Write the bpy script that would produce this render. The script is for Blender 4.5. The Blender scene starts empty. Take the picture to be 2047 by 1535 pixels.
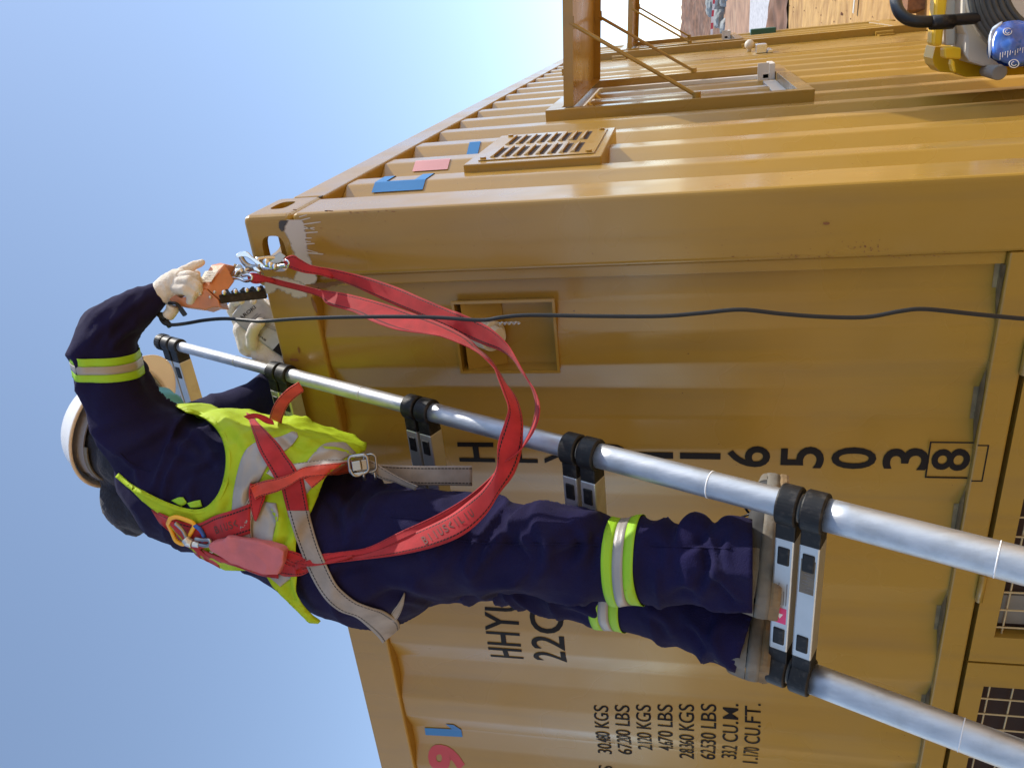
import bpy, bmesh, math, random
from mathutils import Vector, Matrix, noise
from mathutils.bvhtree import BVHTree
random.seed(7)
SC=bpy.context.scene
COL=SC.collection
R=math.radians
# ---------------------------------------------------------------- camera (the photograph lies on its side, so does the camera)
CP=Vector((0.3336626,-1.5236227,1.6601373))
RX=Vector((0.90087,0.43506,-0.00351)); FW=Vector((-0.42380,0.87966,0.21584)); UPV=Vector((0.09693,-0.19288,0.97642))
FP=1568.0603; CX=1023.5; CY=767.5
cam=bpy.data.cameras.new('camera'); camo=bpy.data.objects.new('camera',cam); COL.objects.link(camo)
X=-UPV; Y=RX; Z=-FW
m=Matrix(((X.x,Y.x,Z.x,CP.x),(X.y,Y.y,Z.y,CP.y),(X.z,Y.z,Z.z,CP.z),(0,0,0,1)))
camo.matrix_world=m
cam.sensor_fit='HORIZONTAL'; cam.sensor_width=36; cam.lens=36*FP/2047; cam.clip_start=.05; cam.clip_end=3000
SC.camera=camo
# ---------------------------------------------------------------- light
SUN=Vector((0.54,0.37,0.76)).normalized()
w=bpy.data.worlds.new('World'); SC.world=w; w.use_nodes=True
nt=w.node_tree; bg=nt.nodes['Background']; sky=nt.nodes.new('ShaderNodeTexSky')
sky.sky_type='NISHITA'; sky.sun_disc=False
sky.sun_elevation=math.asin(SUN.z); sky.sun_rotation=math.atan2(SUN.x,SUN.y)
sky.altitude=1000; sky.air_density=.80; sky.dust_density=.60; sky.ozone_density=.8
hs_=nt.nodes.new('ShaderNodeHueSaturation'); hs_.inputs['Saturation'].default_value=.88; hs_.inputs['Hue'].default_value=.495; nt.links.new(sky.outputs[0],hs_.inputs['Color']); nt.links.new(hs_.outputs[0],bg.inputs[0]); bg.inputs[1].default_value=0.15
sl=bpy.data.lights.new('sun','SUN'); sl.energy=2.9; sl.angle=R(.53); sl.color=(1,.94,.84)
so=bpy.data.objects.new('sun',sl); COL.objects.link(so); so.rotation_euler=SUN.to_track_quat('Z','Y').to_euler(); so.location=(0,0,12)
SC.view_settings.view_transform='Standard'; SC.view_settings.look='None'; SC.view_settings.exposure=0.84; SC.view_settings.gamma=1
SC.render.engine='CYCLES'
# ---------------------------------------------------------------- helpers
def ray(x,y): 
    return FW+RX*((CY-y)/FP)+UPV*((CX-x)/FP)
def U(x,y,d): return CP+ray(x,y)*d
def PL(x,y,n,o):
    n=Vector(n); d=ray(x,y); return CP+d*((Vector(o)-CP).dot(n)/d.dot(n))
def EY(x,y,yy=0): return PL(x,y,(0,1,0),(0,yy,0))
def SX(x,y,xx=0): return PL(x,y,(1,0,0),(xx,0,0))
def PRJ(P):
    v=P-CP; d=v.dot(FW); return (CX-FP*v.dot(UPV)/d, CY-FP*v.dot(RX)/d, d)
def tag(o,label=None,cat=None,group=None,kind=None):
    if label:o['label']=label
    if cat:o['category']=cat
    if group:o['group']=group
    if kind:o['kind']=kind
    return o
def empty(name,loc,label,cat,group=None,kind=None):
    o=bpy.data.objects.new(name,None); COL.objects.link(o); o.location=loc; o.empty_display_size=.1
    return tag(o,label,cat,group,kind)
def link(name,me,mat,parent=None,smooth=False,bevel=0,seg=2,auto=None):
    o=bpy.data.objects.new(name,me); COL.objects.link(o)
    if mat and not me.materials: me.materials.append(mat)
    if smooth or auto:
        for p in me.polygons:p.use_smooth=True
    if parent:
        o.parent=parent
        off=Vector((0,0,0)); q=parent
        while q: off+=q.location; q=q.parent
        o.location=-off
    if bevel:
        b=o.modifiers.new('b','BEVEL'); b.width=bevel; b.segments=seg; b.limit_method='ANGLE'; b.angle_limit=R(40)
        b.harden_normals=False
    return o
def obj(name,bm,mat,parent=None,**k):
    me=bpy.data.meshes.new(name); bm.normal_update(); bm.to_mesh(me); bm.free()
    return link(name,me,mat,parent,**k)
def NB(): return bmesh.new()
def box(bm,x0,x1,y0,y1,z0,z1,skip=()):
    v=[bm.verts.new((x,y,z)) for z in(z0,z1) for y in(y0,y1) for x in(x0,x1)]
    F={'b':(0,2,3,1),'t':(4,5,7,6),'f':(0,1,5,4),'k':(2,6,7,3),'l':(0,4,6,2),'r':(1,3,7,5)}
    for k,f in F.items():
        if k not in skip: bm.faces.new([v[i] for i in f])
def obox(bm,A,B,w,h,side=None,taper=1):
    """box from A to B, w along `side`, h across it"""
    a=(B-A).normalized(); s=side if side else RX
    s=(s-a*s.dot(a)).normalized(); t=a.cross(s)
    vs=[]
    for P,k in((A,1),(B,taper)):
        for i,j in((-1,-1),(1,-1),(1,1),(-1,1)): vs.append(bm.verts.new(P+s*i*w/2*k+t*j*h/2*k))
    for f in((3,2,1,0),(4,5,6,7),(0,1,5,4),(1,2,6,5),(2,3,7,6),(3,0,4,7)): bm.faces.new([vs[i] for i in f])
def tube(bm,pts,r,n=12,cap=True,close=False):
    pts=[Vector(p) for p in pts]; rr=r if isinstance(r,(list,tuple)) else [r]*len(pts)
    N=len(pts); rings=[]; ref=None
    for i,p in enumerate(pts):
        if close: t=(pts[(i+1)%N]-pts[i-1])
        else: t=(pts[min(i+1,N-1)]-pts[max(i-1,0)])
        t.normalize()
        if ref is None: ref=t.orthogonal().normalized()
        ref=(ref-t*ref.dot(t)).normalized(); b=t.cross(ref)
        rings.append([bm.verts.new(p+(ref*math.cos(2*math.pi*k/n)+b*math.sin(2*math.pi*k/n))*rr[i]) for k in range(n)])
    for i in range(N if close else N-1):
        a,b=rings[i],rings[(i+1)%N]
        for k in range(n): bm.faces.new((a[k],a[(k+1)%n],b[(k+1)%n],b[k]))
    if cap and not close:
        bm.faces.new(rings[0][::-1]); bm.faces.new(rings[-1])
def cr(pts,n=6):
    """Catmull-Rom through points"""
    pts=[Vector(p) for p in pts]; P=[pts[0]*2-pts[1]]+pts+[pts[-1]*2-pts[-2]]; out=[]
    for i in range(1,len(P)-2):
        for k in range(n):
            t=k/n; a,b,c,d=P[i-1],P[i],P[i+1],P[i+2]
            out.append(.5*((2*b)+(c-a)*t+(2*a-5*b+4*c-d)*t*t+(-a+3*b-3*c+d)*t**3))
    out.append(P[-2]); return out
def evalmesh(o):
    dg=bpy.context.evaluated_depsgraph_get(); dg.update()
    return bpy.data.meshes.new_from_object(o.evaluated_get(dg))
def applied(name,bm,mods,mat=None):
    """mesh of bm after modifiers; helper object removed"""
    me=bpy.data.meshes.new(name); bm.to_mesh(me); bm.free()
    o=bpy.data.objects.new(name,me); COL.objects.link(o)
    for t,kw in mods:
        md=o.modifiers.new(t,t)
        for k,v in kw.items(): setattr(md,k,v)
    r=evalmesh(o); bpy.data.objects.remove(o); bpy.data.meshes.remove(me); r.name=name
    return r
def textmesh(s,size=1,sx=1,bold=0,ext=0):
    c=bpy.data.curves.new('t','FONT'); c.body=s; c.size=size; c.offset=bold; c.extrude=ext; c.resolution_u=4
    c.align_x='LEFT'
    o=bpy.data.objects.new('t',c); COL.objects.link(o)
    me=evalmesh(o); bpy.data.objects.remove(o); bpy.data.curves.remove(c)
    bm=NB(); bm.from_mesh(me); bpy.data.meshes.remove(me)
    for v in bm.verts: v.co.x*=sx
    return bm
# ---------------------------------------------------------------- materials
MATS={}
def N(nt,t,**k):
    n=nt.nodes.new(t)
    for a,b in k.items():
        if a.startswith('i_'): n.inputs[a[2:]].default_value=b
        else: setattr(n,a,b)
    return n
def mat(name,col,rough=.5,metal=0,var=.08,scale=6,bump=0,bscale=200,coat=0,trans=0,dirt=None,dscale=3,damt=.5,stretch=None,spec=None,uv=False,sheen=0):
    m=bpy.data.materials.new(name); m.use_nodes=True; nt=m.node_tree; b=nt.nodes['Principled BSDF']; L=nt.links.new
    tc=N(nt,'ShaderNodeTexCoord'); src=tc.outputs['UV' if uv else 'Object']
    if stretch:
        mp=N(nt,'ShaderNodeMapping'); mp.inputs['Scale'].default_value=stretch; L(src,mp.inputs[0]); src=mp.outputs[0]
    nz=N(nt,'ShaderNodeTexNoise'); nz.inputs['Scale'].default_value=scale; nz.inputs['Detail'].default_value=5; L(src,nz.inputs[0])
    cr_=N(nt,'ShaderNodeMapRange'); cr_.inputs['To Min'].default_value=1-var; cr_.inputs['To Max'].default_value=1+var; cr_.inputs['From Min'].default_value=.3; cr_.inputs['From Max'].default_value=.7
    L(nz.outputs[0],cr_.inputs[0])
    mx=N(nt,'ShaderNodeVectorMath',operation='SCALE'); mx.inputs[0].default_value=col; L(cr_.outputs[0],mx.inputs['Scale'])
    out=mx.outputs[0]
    if dirt:
        n2=N(nt,'ShaderNodeTexNoise'); n2.inputs['Scale'].default_value=dscale; n2.inputs['Detail'].default_value=8; n2.inputs['Roughness'].default_value=.65; L(tc.outputs['Object'],n2.inputs[0])
        r2=N(nt,'ShaderNodeMapRange'); r2.inputs['From Min'].default_value=.52; r2.inputs['From Max'].default_value=.72; r2.inputs['To Max'].default_value=damt; L(n2.outputs[0],r2.inputs[0])
        mm=N(nt,'ShaderNodeMix',data_type='RGBA'); L(r2.outputs[0],mm.inputs[0]); L(out,mm.inputs[6]); mm.inputs[7].default_value=(*dirt,1); out=mm.outputs[2]
    L(out,b.inputs['Base Color'])
    rr=N(nt,'ShaderNodeMapRange'); rr.inputs['To Min'].default_value=rough*.85; rr.inputs['To Max'].default_value=min(1,rough*1.15); L(nz.outputs[0],rr.inputs[0]); L(rr.outputs[0],b.inputs['Roughness'])
    b.inputs['Metallic'].default_value=metal
    if spec is not None: b.inputs['Specular IOR Level'].default_value=spec
    if coat: b.inputs['Coat Weight'].default_value=coat; b.inputs['Coat Roughness'].default_value=.12
    if sheen: b.inputs['Sheen Weight'].default_value=sheen; b.inputs['Sheen Roughness'].default_value=.4
    if bump:
        n3=N(nt,'ShaderNodeTexNoise'); n3.inputs['Scale'].default_value=bscale; n3.inputs['Detail'].default_value=3; L(src,n3.inputs[0])
        bp=N(nt,'ShaderNodeBump'); bp.inputs['Strength'].default_value=bump; bp.inputs['Distance'].default_value=.002; L(n3.outputs[0],bp.inputs['Height']); L(bp.outputs[0],b.inputs['Normal'])
    if trans:
        tr=N(nt,'ShaderNodeBsdfTranslucent'); L(out,tr.inputs[0]); ms=N(nt,'ShaderNodeMixShader'); ms.inputs[0].default_value=trans
        L(b.outputs[0],ms.inputs[1]); L(tr.outputs[0],ms.inputs[2]); L(ms.outputs[0],nt.nodes['Material Output'].inputs[0])
    MATS[name]=m; return m
PAINT=mat('container_paint',(.350,.203,.030),.30,var=.06,scale=2.2,bump=.10,bscale=60,dirt=(.29,.19,.055),dscale=1.3,damt=.45,coat=.28,spec=.42)
def wear(m):
    nt=m.node_tree; L=nt.links.new; b=nt.nodes['Principled BSDF']; src=b.inputs['Base Color'].links[0].from_socket
    tc=N(nt,'ShaderNodeTexCoord'); mp=N(nt,'ShaderNodeMapping'); mp.inputs['Scale'].default_value=(1,1,.07); L(tc.outputs['Object'],mp.inputs[0])
    z=N(nt,'ShaderNodeTexNoise'); z.inputs['Scale'].default_value=22; z.inputs['Detail'].default_value=6; L(mp.outputs[0],z.inputs[0])
    r=N(nt,'ShaderNodeMapRange'); r.inputs['From Min'].default_value=.50; r.inputs['From Max'].default_value=.78; r.inputs['To Max'].default_value=.38; L(z.outputs[0],r.inputs[0])
    m1=N(nt,'ShaderNodeMix',data_type='RGBA'); L(r.outputs[0],m1.inputs[0]); L(src,m1.inputs[6]); m1.inputs[7].default_value=(.21,.135,.05,1)
    # sparse chips
    v=N(nt,'ShaderNodeTexNoise'); v.inputs['Scale'].default_value=85; v.inputs['Detail'].default_value=2; L(tc.outputs['Object'],v.inputs[0])
    g=N(nt,'ShaderNodeTexNoise'); g.inputs['Scale'].default_value=2.6; L(tc.outputs['Object'],g.inputs[0])
    a=N(nt,'ShaderNodeMath',operation='MULTIPLY_ADD'); L(g.outputs[0],a.inputs[0]); a.inputs[1].default_value=.35; L(v.outputs[0],a.inputs[2])
    c=N(nt,'ShaderNodeMapRange'); c.inputs['From Min'].default_value=.965; c.inputs['From Max'].default_value=.985; c.inputs['To Max'].default_value=.75; L(a.outputs[0],c.inputs[0])
    m2=N(nt,'ShaderNodeMix',data_type='RGBA'); L(c.outputs[0],m2.inputs[0]); L(m1.outputs[2],m2.inputs[6]); m2.inputs[7].default_value=(.10,.04,.015,1)
    L(m2.outputs[2],b.inputs['Base Color'])
    # broad handling waviness in the sheet and patchy gloss
    w_=N(nt,'ShaderNodeTexNoise'); w_.inputs['Scale'].default_value=5; L(tc.outputs['Object'],w_.inputs[0])
    rg=N(nt,'ShaderNodeMapRange'); rg.inputs['From Min'].default_value=.35; rg.inputs['From Max'].default_value=.65; rg.inputs['To Min'].default_value=.22; rg.inputs['To Max'].default_value=.42; L(w_.outputs[0],rg.inputs[0]); L(rg.outputs[0],b.inputs['Roughness'])
wear(PAINT)
PAINTD=mat('paint_dusty_seam',(.19,.135,.065),.7,var=.35,scale=30,dirt=(.38,.27,.12),dscale=18,damt=.9)
DARK=mat('dark_gap',(.03,.012,.008),.8)
INK=mat('stencil_black',(.009,.007,.008),.6,spec=.2)
BLUE=mat('stencil_blue',(.02,.16,.42),.4)
REDP=mat('stencil_red',(.50,.045,.05),.4)
PINKP=mat('stencil_pink',(.62,.30,.30),.4)
GREYP=mat('overspray_white',(.52,.47,.43),.6,var=.12,scale=25)
SEAM=mat('seam_black_paint',(.07,.06,.055),.6,var=.4,scale=60)
RUST=mat('rust_stain',(.22,.09,.03),.7,var=.4,scale=40)
ALU=mat('aluminium',(.52,.53,.55),.46,metal=.88,var=.12,scale=70,stretch=(1,1,.10),bump=.10,bscale=300,dirt=(.34,.33,.31),dscale=16,damt=.5)
ALUF=mat('aluminium_flat',(.62,.62,.60),.38,metal=.75,var=.08,scale=14,dirt=(.32,.28,.22),dscale=14,damt=.5)
BLK=mat('black_plastic',(.009,.009,.010),.5,var=.3,scale=50,dirt=(.09,.08,.07),dscale=75,damt=.5,spec=.35)
BLK2=mat('black_rubber',(.006,.0065,.008),.5,bump=.2,bscale=400)
NAVY=mat('navy_cotton',(.0105,.0088,.043),.88,var=.18,scale=9,bump=.8,bscale=500,dirt=(.026,.025,.060),dscale=6,damt=.35,sheen=.03,spec=.12)
VEST=mat('hi_vis_fabric',(.50,.67,.018),.6,var=.06,scale=8,bump=.4,bscale=900,trans=.25,spec=.3)
LIME=mat('hi_vis_lime_tape',(.33,.62,.02),.55,var=.05,scale=12,bump=.3,bscale=900,trans=.12)
REFL=mat('reflective_grey_tape',(.33,.31,.29),.42,metal=.15,var=.08,scale=18,bump=.25,bscale=500)
GLOVE=mat('knitted_cotton_glove',(.78,.71,.62),.9,var=.12,scale=14,bump=.9,bscale=330,dirt=(.30,.26,.16),dscale=26,damt=.55,trans=.08)
HELM=mat('helmet_white',(.88,.88,.88),.28,var=.03,coat=.3,trans=.10)
PEAK=mat('helmet_peak_cream',(.80,.66,.50),.4,var=.04,trans=.45)
HSUS=mat('helmet_suspension_grey',(.22,.21,.23),.6)
HAIR=mat('dark_knit_snood',(.010,.014,.030),.95,var=.3,scale=30,bump=1,bscale=260,sheen=.2)
SKIN=mat('skin',(.16,.075,.045),.5,var=.1,scale=30)
MASK=mat('surgical_mask_teal',(.16,.47,.50),.75,var=.06,trans=.35)
SHOE=mat('shoe_upper_grey',(.155,.14,.115),.8,var=.3,scale=25,dirt=(.15,.095,.04),dscale=24,damt=.95,bump=.4,bscale=150)
SOLE=mat('shoe_sole_muddy',(.22,.145,.07),.85,var=.35,scale=30,dirt=(.12,.08,.05),dscale=30,damt=.9,bump=.8,bscale=90)
SHOED=mat('shoe_dark_collar',(.035,.035,.036),.8,var=.4,scale=40)
ORANGE=mat('orange_enamel',(.58,.22,.09),.42,var=.10,scale=16,dirt=(.33,.15,.09),dscale=30,damt=.5,bump=.15,bscale=120)
CREAM=mat('cream_label',(.72,.66,.55),.5,var=.04)
CHROME=mat('polished_steel',(.72,.73,.76),.22,metal=1,var=.05)
STEELD=mat('buckle_steel',(.36,.35,.34),.3,metal=.9,var=.1)
YEL=mat('yellow_plastic',(.86,.52,.015),.38,var=.05,scale=8,bump=.05,bscale=60)
YELR=mat('yellow_ring',(.82,.42,.02),.4,var=.05)
WHT=mat('off_white_tank',(.66,.60,.50),.5,var=.05,trans=.1)
GRYP=mat('grey_plastic',(.30,.29,.26),.6,var=.08)
HOSE=mat('hose_rubber',(.075,.078,.072),.5,var=.3,scale=20)
BROWNM=mat('brown_block',(.22,.10,.045),.8,var=.3,scale=40)
PADP=mat('pack_cover_pink',(.56,.15,.16),.8,var=.10,scale=20,bump=.6,bscale=700,dirt=(.40,.12,.12),dscale=12,damt=.6)
BLUEB=mat('blue_film_bag',(.03,.12,.50),.22,var=.25,scale=30,coat=.5)
CLEARF=mat('clear_film',(.50,.56,.66),.15,var=.2,scale=30,coat=.6)
WHITE=mat('white_print',(.85,.87,.9),.4)
PINK=mat('pink_sticker',(.72,.05,.18),.45)
FILM=mat('printed_silver_pouch',(.40,.39,.37),.33,metal=.3,var=.12,scale=60)
TEXTG=mat('faded_print',(.16,.15,.15),.6)
WIRE=mat('mesh_wire_painted',(.50,.38,.20),.45)
CARTON=mat('carton_in_dark',(.20,.18,.15),.8,var=.2,scale=9)
GLASS=mat('window_glass_dark',(.10,.11,.12),.06,spec=.9,coat=.6)
SILL=mat('window_grey_white',(.62,.60,.58),.45,var=.06)
GREEN=mat('green_plastic',(.012,.09,.065),.4)
BLUT=mat('blue_tape',(.02,.09,.40),.5)
def strapmat(name,col,rough=.7,trans=.0,stitch=(.012,.008,.010),weave=1,dirt=None,edge=.37,dens=150):
    """webbing: uv.x across 0..1, uv.y metres along"""
    m=bpy.data.materials.new(name); m.use_nodes=True; nt=m.node_tree; b=nt.nodes['Principled BSDF']; L=nt.links.new
    uv=N(nt,'ShaderNodeUVMap'); sp=N(nt,'ShaderNodeSeparateXYZ'); L(uv.outputs[0],sp.inputs[0])
    def M(op,a,b2=None,c=None):
        n=N(nt,'ShaderNodeMath',operation=op)
        for i,v in enumerate((a,b2,c)):
            if v is None: continue
            if isinstance(v,(int,float)): n.inputs[i].default_value=v
            else: L(v,n.inputs[i])
        return n.outputs[0]
    au=M('ABSOLUTE',M('SUBTRACT',sp.outputs[0],.5))
    line=M('LESS_THAN',M('ABSOLUTE',M('SUBTRACT',au,edge)),.028)
    dash=M('GREATER_THAN',M('FRACT',M('MULTIPLY',sp.outputs[1],dens)),.22)
    msk=M('MULTIPLY',line,dash)
    tc=N(nt,'ShaderNodeTexCoord'); nz=N(nt,'ShaderNodeTexNoise'); nz.inputs['Scale'].default_value=30; nz.inputs['Detail'].default_value=6; L(tc.outputs['Object'],nz.inputs[0])
    mr=N(nt,'ShaderNodeMapRange'); mr.inputs['From Min'].default_value=.3; mr.inputs['From Max'].default_value=.7; mr.inputs['To Min'].default_value=.78; mr.inputs['To Max'].default_value=1.15; L(nz.outputs[0],mr.inputs[0])
    rib=M('SINE',M('MULTIPLY',sp.outputs[1],2800)); 
    rb=M('MULTIPLY_ADD',rib,.10*weave,1.0)
    sc=N(nt,'ShaderNodeVectorMath',operation='SCALE'); sc.inputs[0].default_value=col; L(M('MULTIPLY',mr.outputs[0],rb),sc.inputs['Scale'])
    mx=N(nt,'ShaderNodeMix',data_type='RGBA'); L(msk,mx.inputs[0]); L(sc.outputs[0],mx.inputs[6]); mx.inputs[7].default_value=(*stitch,1)
    L(mx.outputs[2],b.inputs['Base Color']); b.inputs['Roughness'].default_value=rough; b.inputs['Specular IOR Level'].default_value=.35
    b.inputs['Sheen Weight'].default_value=.15
    bp=N(nt,'ShaderNodeBump'); bp.inputs['Strength'].default_value=.35; bp.inputs['Distance'].default_value=.0006; L(rib,bp.inputs['Height']); L(bp.outputs[0],b.inputs['Normal'])
    if trans:
        tr=N(nt,'ShaderNodeBsdfTranslucent'); L(mx.outputs[2],tr.inputs[0]); ms=N(nt,'ShaderNodeMixShader'); ms.inputs[0].default_value=trans
        L(b.outputs[0],ms.inputs[1]); L(tr.outputs[0],ms.inputs[2]); L(ms.outputs[0],nt.nodes['Material Output'].inputs[0])
    return m
STRED=strapmat('red_webbing',(.50,.024,.030),trans=.20)
STRED2=strapmat('red_webbing_belt',(.66,.075,.045),trans=.05,weave=2.2,edge=.43)
STGREY=strapmat('grey_webbing',(.30,.265,.235))
STGREY2=strapmat('grey_webbing_belt',(.46,.43,.40),weave=2.2,edge=.46)
# ---------------------------------------------------------------- ground and far terrain
def ground_mat():
    m=bpy.data.materials.new('sand'); m.use_nodes=True; nt=m.node_tree; b=nt.nodes['Principled BSDF']; L=nt.links.new
    tc=N(nt,'ShaderNodeTexCoord')
    a=N(nt,'ShaderNodeTexNoise'); a.inputs['Scale'].default_value=.35; a.inputs['Detail'].default_value=9; a.inputs['Roughness'].default_value=.65; L(tc.outputs['Object'],a.inputs[0])
    mp=N(nt,'ShaderNodeMapping'); mp.inputs['Scale'].default_value=(1.2,1.8,1); L(tc.outputs['Object'],mp.inputs[0])
    c=N(nt,'ShaderNodeTexNoise'); c.inputs['Scale'].default_value=3; c.inputs['Detail'].default_value=8; L(mp.outputs[0],c.inputs[0])
    r=N(nt,'ShaderNodeValToRGB'); e=r.color_ramp.elements; e[0].position=.33; e[0].color=(.25,.12,.035,1); e[1].position=.62; e[1].color=(.58,.35,.12,1)
    ad=N(nt,'ShaderNodeMath',operation='MULTIPLY_ADD'); L(a.outputs[0],ad.inputs[0]); ad.inputs[1].default_value=.5
    h=N(nt,'ShaderNodeMath',operation='MULTIPLY'); L(c.outputs[0],h.inputs[0]); h.inputs[1].default_value=.5; L(h.outputs[0],ad.inputs[2])
    L(ad.outputs[0],r.inputs[0]); L(r.outputs[0],b.inputs['Base Color']); b.inputs['Roughness'].default_value=.95
    bp=N(nt,'ShaderNodeBump'); bp.inputs['Strength'].default_value=.8; bp.inputs['Distance'].default_value=.05; L(c.outputs[0],bp.inputs['Height']); L(bp.outputs[0],b.inputs['Normal'])
    return m
def grid(name,x0,x1,y0,y1,nx,ny,f,mt,**k):
    bm=NB(); vs=[[bm.verts.new((x0+(x1-x0)*i/nx,y0+(y1-y0)*j/ny,0)) for i in range(nx+1)] for j in range(ny+1)]
    for row in vs:
        for v in row: v.co.z=f(v.co.x,v.co.y)
    for j in range(ny):
        for i in range(nx): bm.faces.new((vs[j][i],vs[j][i+1],vs[j+1][i+1],vs[j+1][i]))
    return tag(obj(name,bm,mt,smooth=True),kind='structure',**k)
nz=lambda x,y,z=0: noise.noise(Vector((x,y,z)))
SANDM=ground_mat()
bm=NB(); s=1500
for a,b_ in((-s,-s),(s,-s),(s,s),(-s,s)): bm.verts.new((a,b_,-.06))
bm.verts.ensure_lookup_table(); bm.faces.new(bm.verts[:])
tag(obj('ground',bm,SANDM),kind='structure')
grid('sand_yard',-30,30,-14,14.0,300,280,lambda x,y:.015*nz(x*3,y*3)+.02*nz(x*.9,y*.9,4)-(0.5*max(0,(y-13.6+.5*nz(x*1.3,7)))) ,SANDM)
EARTH=mat('red_brown_earth',(.17,.085,.05),.95,var=.5,scale=3,bump=1,bscale=9,dirt=(.30,.20,.14),dscale=1.2,damt=.8)
PINKE=mat('pinkish_earth',(.33,.19,.115),.95,var=.35,scale=2.5,bump=.8,bscale=9,dirt=(.42,.29,.19),dscale=.8,damt=.8)
GRAV=mat('pale_gravel',(.47,.46,.47),.95,var=.25,scale=14,bump=.6,bscale=30,dirt=(.26,.25,.27),dscale=9,damt=.8)
grid('earth_bank',-30,30,13.2,16.4,320,40,lambda x,y:.02+.16*max(0,1-abs(y-14.7)/1.1)*(1+.8*nz(x*2,y*2))+.07*nz(x*6,y*6),EARTH)
grid('gravel_road',-30,30,15.9,21.2,60,10,lambda x,y:.05+.01*nz(x*2,y*2),GRAV)
grid('pink_earth_verge',-40,40,20.8,34,160,40,lambda x,y:.06+.05*nz(x*.8,y*.8)+.012*(y-20.8)*(1+nz(x*.4,y*.2)),PINKE)
grid('embankment',-60,60,31,60,360,90,lambda x,y:min(.075*(y-31),1.75)+.20*nz(x*.5,y*.5)+.13*nz(x*1.7,y*1.7)+.05*nz(x*5,y*5),EARTH)
# boulders along the embankment foot
ROCK=mat('grey_boulder',(.30,.31,.30),.9,var=.35,scale=3,bump=1,bscale=8,dirt=(.42,.40,.36),dscale=2,damt=.7)
def rock(x,y,z,r,lab,sd):
    bm=NB(); bmesh.ops.create_icosphere(bm,subdivisions=3,radius=1)
    for v in bm.verts:
        n=v.co.normalized(); k=1+.35*nz(n.x*1.4+sd,n.y*1.4,n.z*1.4)+.12*nz(n.x*4+sd,n.y*4,n.z*4)
        v.co=Vector((n.x*1.25,n.y,n.z*.75))*k*r
    o=obj('boulder',bm,ROCK,smooth=False); o.location=(x,y,z); o.rotation_euler=(0,0,sd)
    tag(o,lab,'boulder','boulders at the foot of the embankment')
rk=[(.42,33.0,.30,.50),(-.55,33.6,.25,.42),(.10,31.4,.18,.28),(.95,32.2,.25,.38),(-.15,35.0,.55,.36),(.55,34.9,.55,.30),(1.5,33.6,.3,.55),(-.9,32.0,.15,.26),(.25,30.2,.12,.2),(1.25,30.6,.12,.2)]
rl=['largest pale grey boulder in the heap below the red and white tape','rounded grey boulder at the wall side of the heap','small flat boulder at the front of the heap','blocky grey boulder behind the barrier tape near the picture edge','boulder half sunk in the brown bank above the heap','small pale boulder perched highest on the bank','broad grey boulder outermost from the container','small boulder closest to the container wall','fist-like stone lying forward on the pink earth','small stone forward on the pink earth, farther out']
for i,((x,y,z,r),l) in enumerate(zip(rk,rl)): rock(x,y,z,r,l,i*2.3)
# barrier tape on stakes
bt=empty('barrier_tape',(0,28.5,0),'red and white striped barrier tape strung on stakes before the boulders','barrier tape')
def tape_mat():
    m=bpy.data.materials.new('striped_tape'); m.use_nodes=True; nt=m.node_tree; b=nt.nodes['Principled BSDF']; L=nt.links.new
    tc=N(nt,'ShaderNodeTexCoord'); sp=N(nt,'ShaderNodeSeparateXYZ'); L(tc.outputs['Object'],sp.inputs[0])
    a=N(nt,'ShaderNodeMath',operation='MULTIPLY'); L(sp.outputs[0],a.inputs[0]); a.inputs[1].default_value=2.6
    f=N(nt,'ShaderNodeMath',operation='FRACT'); L(a.outputs[0],f.inputs[0]); g=N(nt,'ShaderNodeMath',operation='GREATER_THAN'); L(f.outputs[0],g.inputs[0]); g.inputs[1].default_value=.5
    mx=N(nt,'ShaderNodeMix',data_type='RGBA'); L(g.outputs[0],mx.inputs[0]); mx.inputs[6].default_value=(.6,.05,.08,1); mx.inputs[7].default_value=(.8,.75,.74,1); L(mx.outputs[2],b.inputs['Base Color']); return m
bm=NB(); pts=[(-8+i*.5,28.5+.02*math.sin(i),.70+.05*math.cos(i*.9)) for i in range(40)]
for a,b_ in zip(pts,pts[1:]): obox(bm,Vector(a),Vector(b_),.075,.004,side=Vector((0,0,1)))
obj('tape',bm,tape_mat(),bt)
for x in(-6,-1.8,2.6,7):
    bm=NB(); tube(bm,[(x,28.52,0),(x,28.52,.85)],.012); obj('stake',bm,STEELD,bt)
bm=NB()
for a,b_ in((.02,.30),(.42,.66),(.78,1.5)): obox(bm,Vector((a,7.5,.035)),Vector((b_,7.47,.035)),.06,.006,side=Vector((0,1,0)))
tag(obj('white_strip',bm,WHT),'broken line of white tape lying on the sand past the container','tape')
bm=NB(); obox(bm,Vector((.07,5.15,.06)),Vector((.42,5.2,.06)),.22,.12,side=Vector((0,1,0)))
tag(obj('timber_block',bm,BROWNM,bevel=.006),'short reddish brown block lying on sand by the container sill','block')
for i in range(26):   # loose clods
    pass
bm=NB()
for i in range(260):
    x=random.uniform(-.2,3); y=random.uniform(6.3,13.5); r=random.uniform(.004,.015)
    M_=Matrix.Translation((x,y,.01))@Matrix.Diagonal((r*1.4,r,r*.7,1)); bmesh.ops.create_icosphere(bm,subdivisions=1,radius=1,matrix=M_)
tag(obj('scattered_pebbles',bm,EARTH),'small brown clods scattered over the sandy yard','pebbles',kind='stuff')

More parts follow.
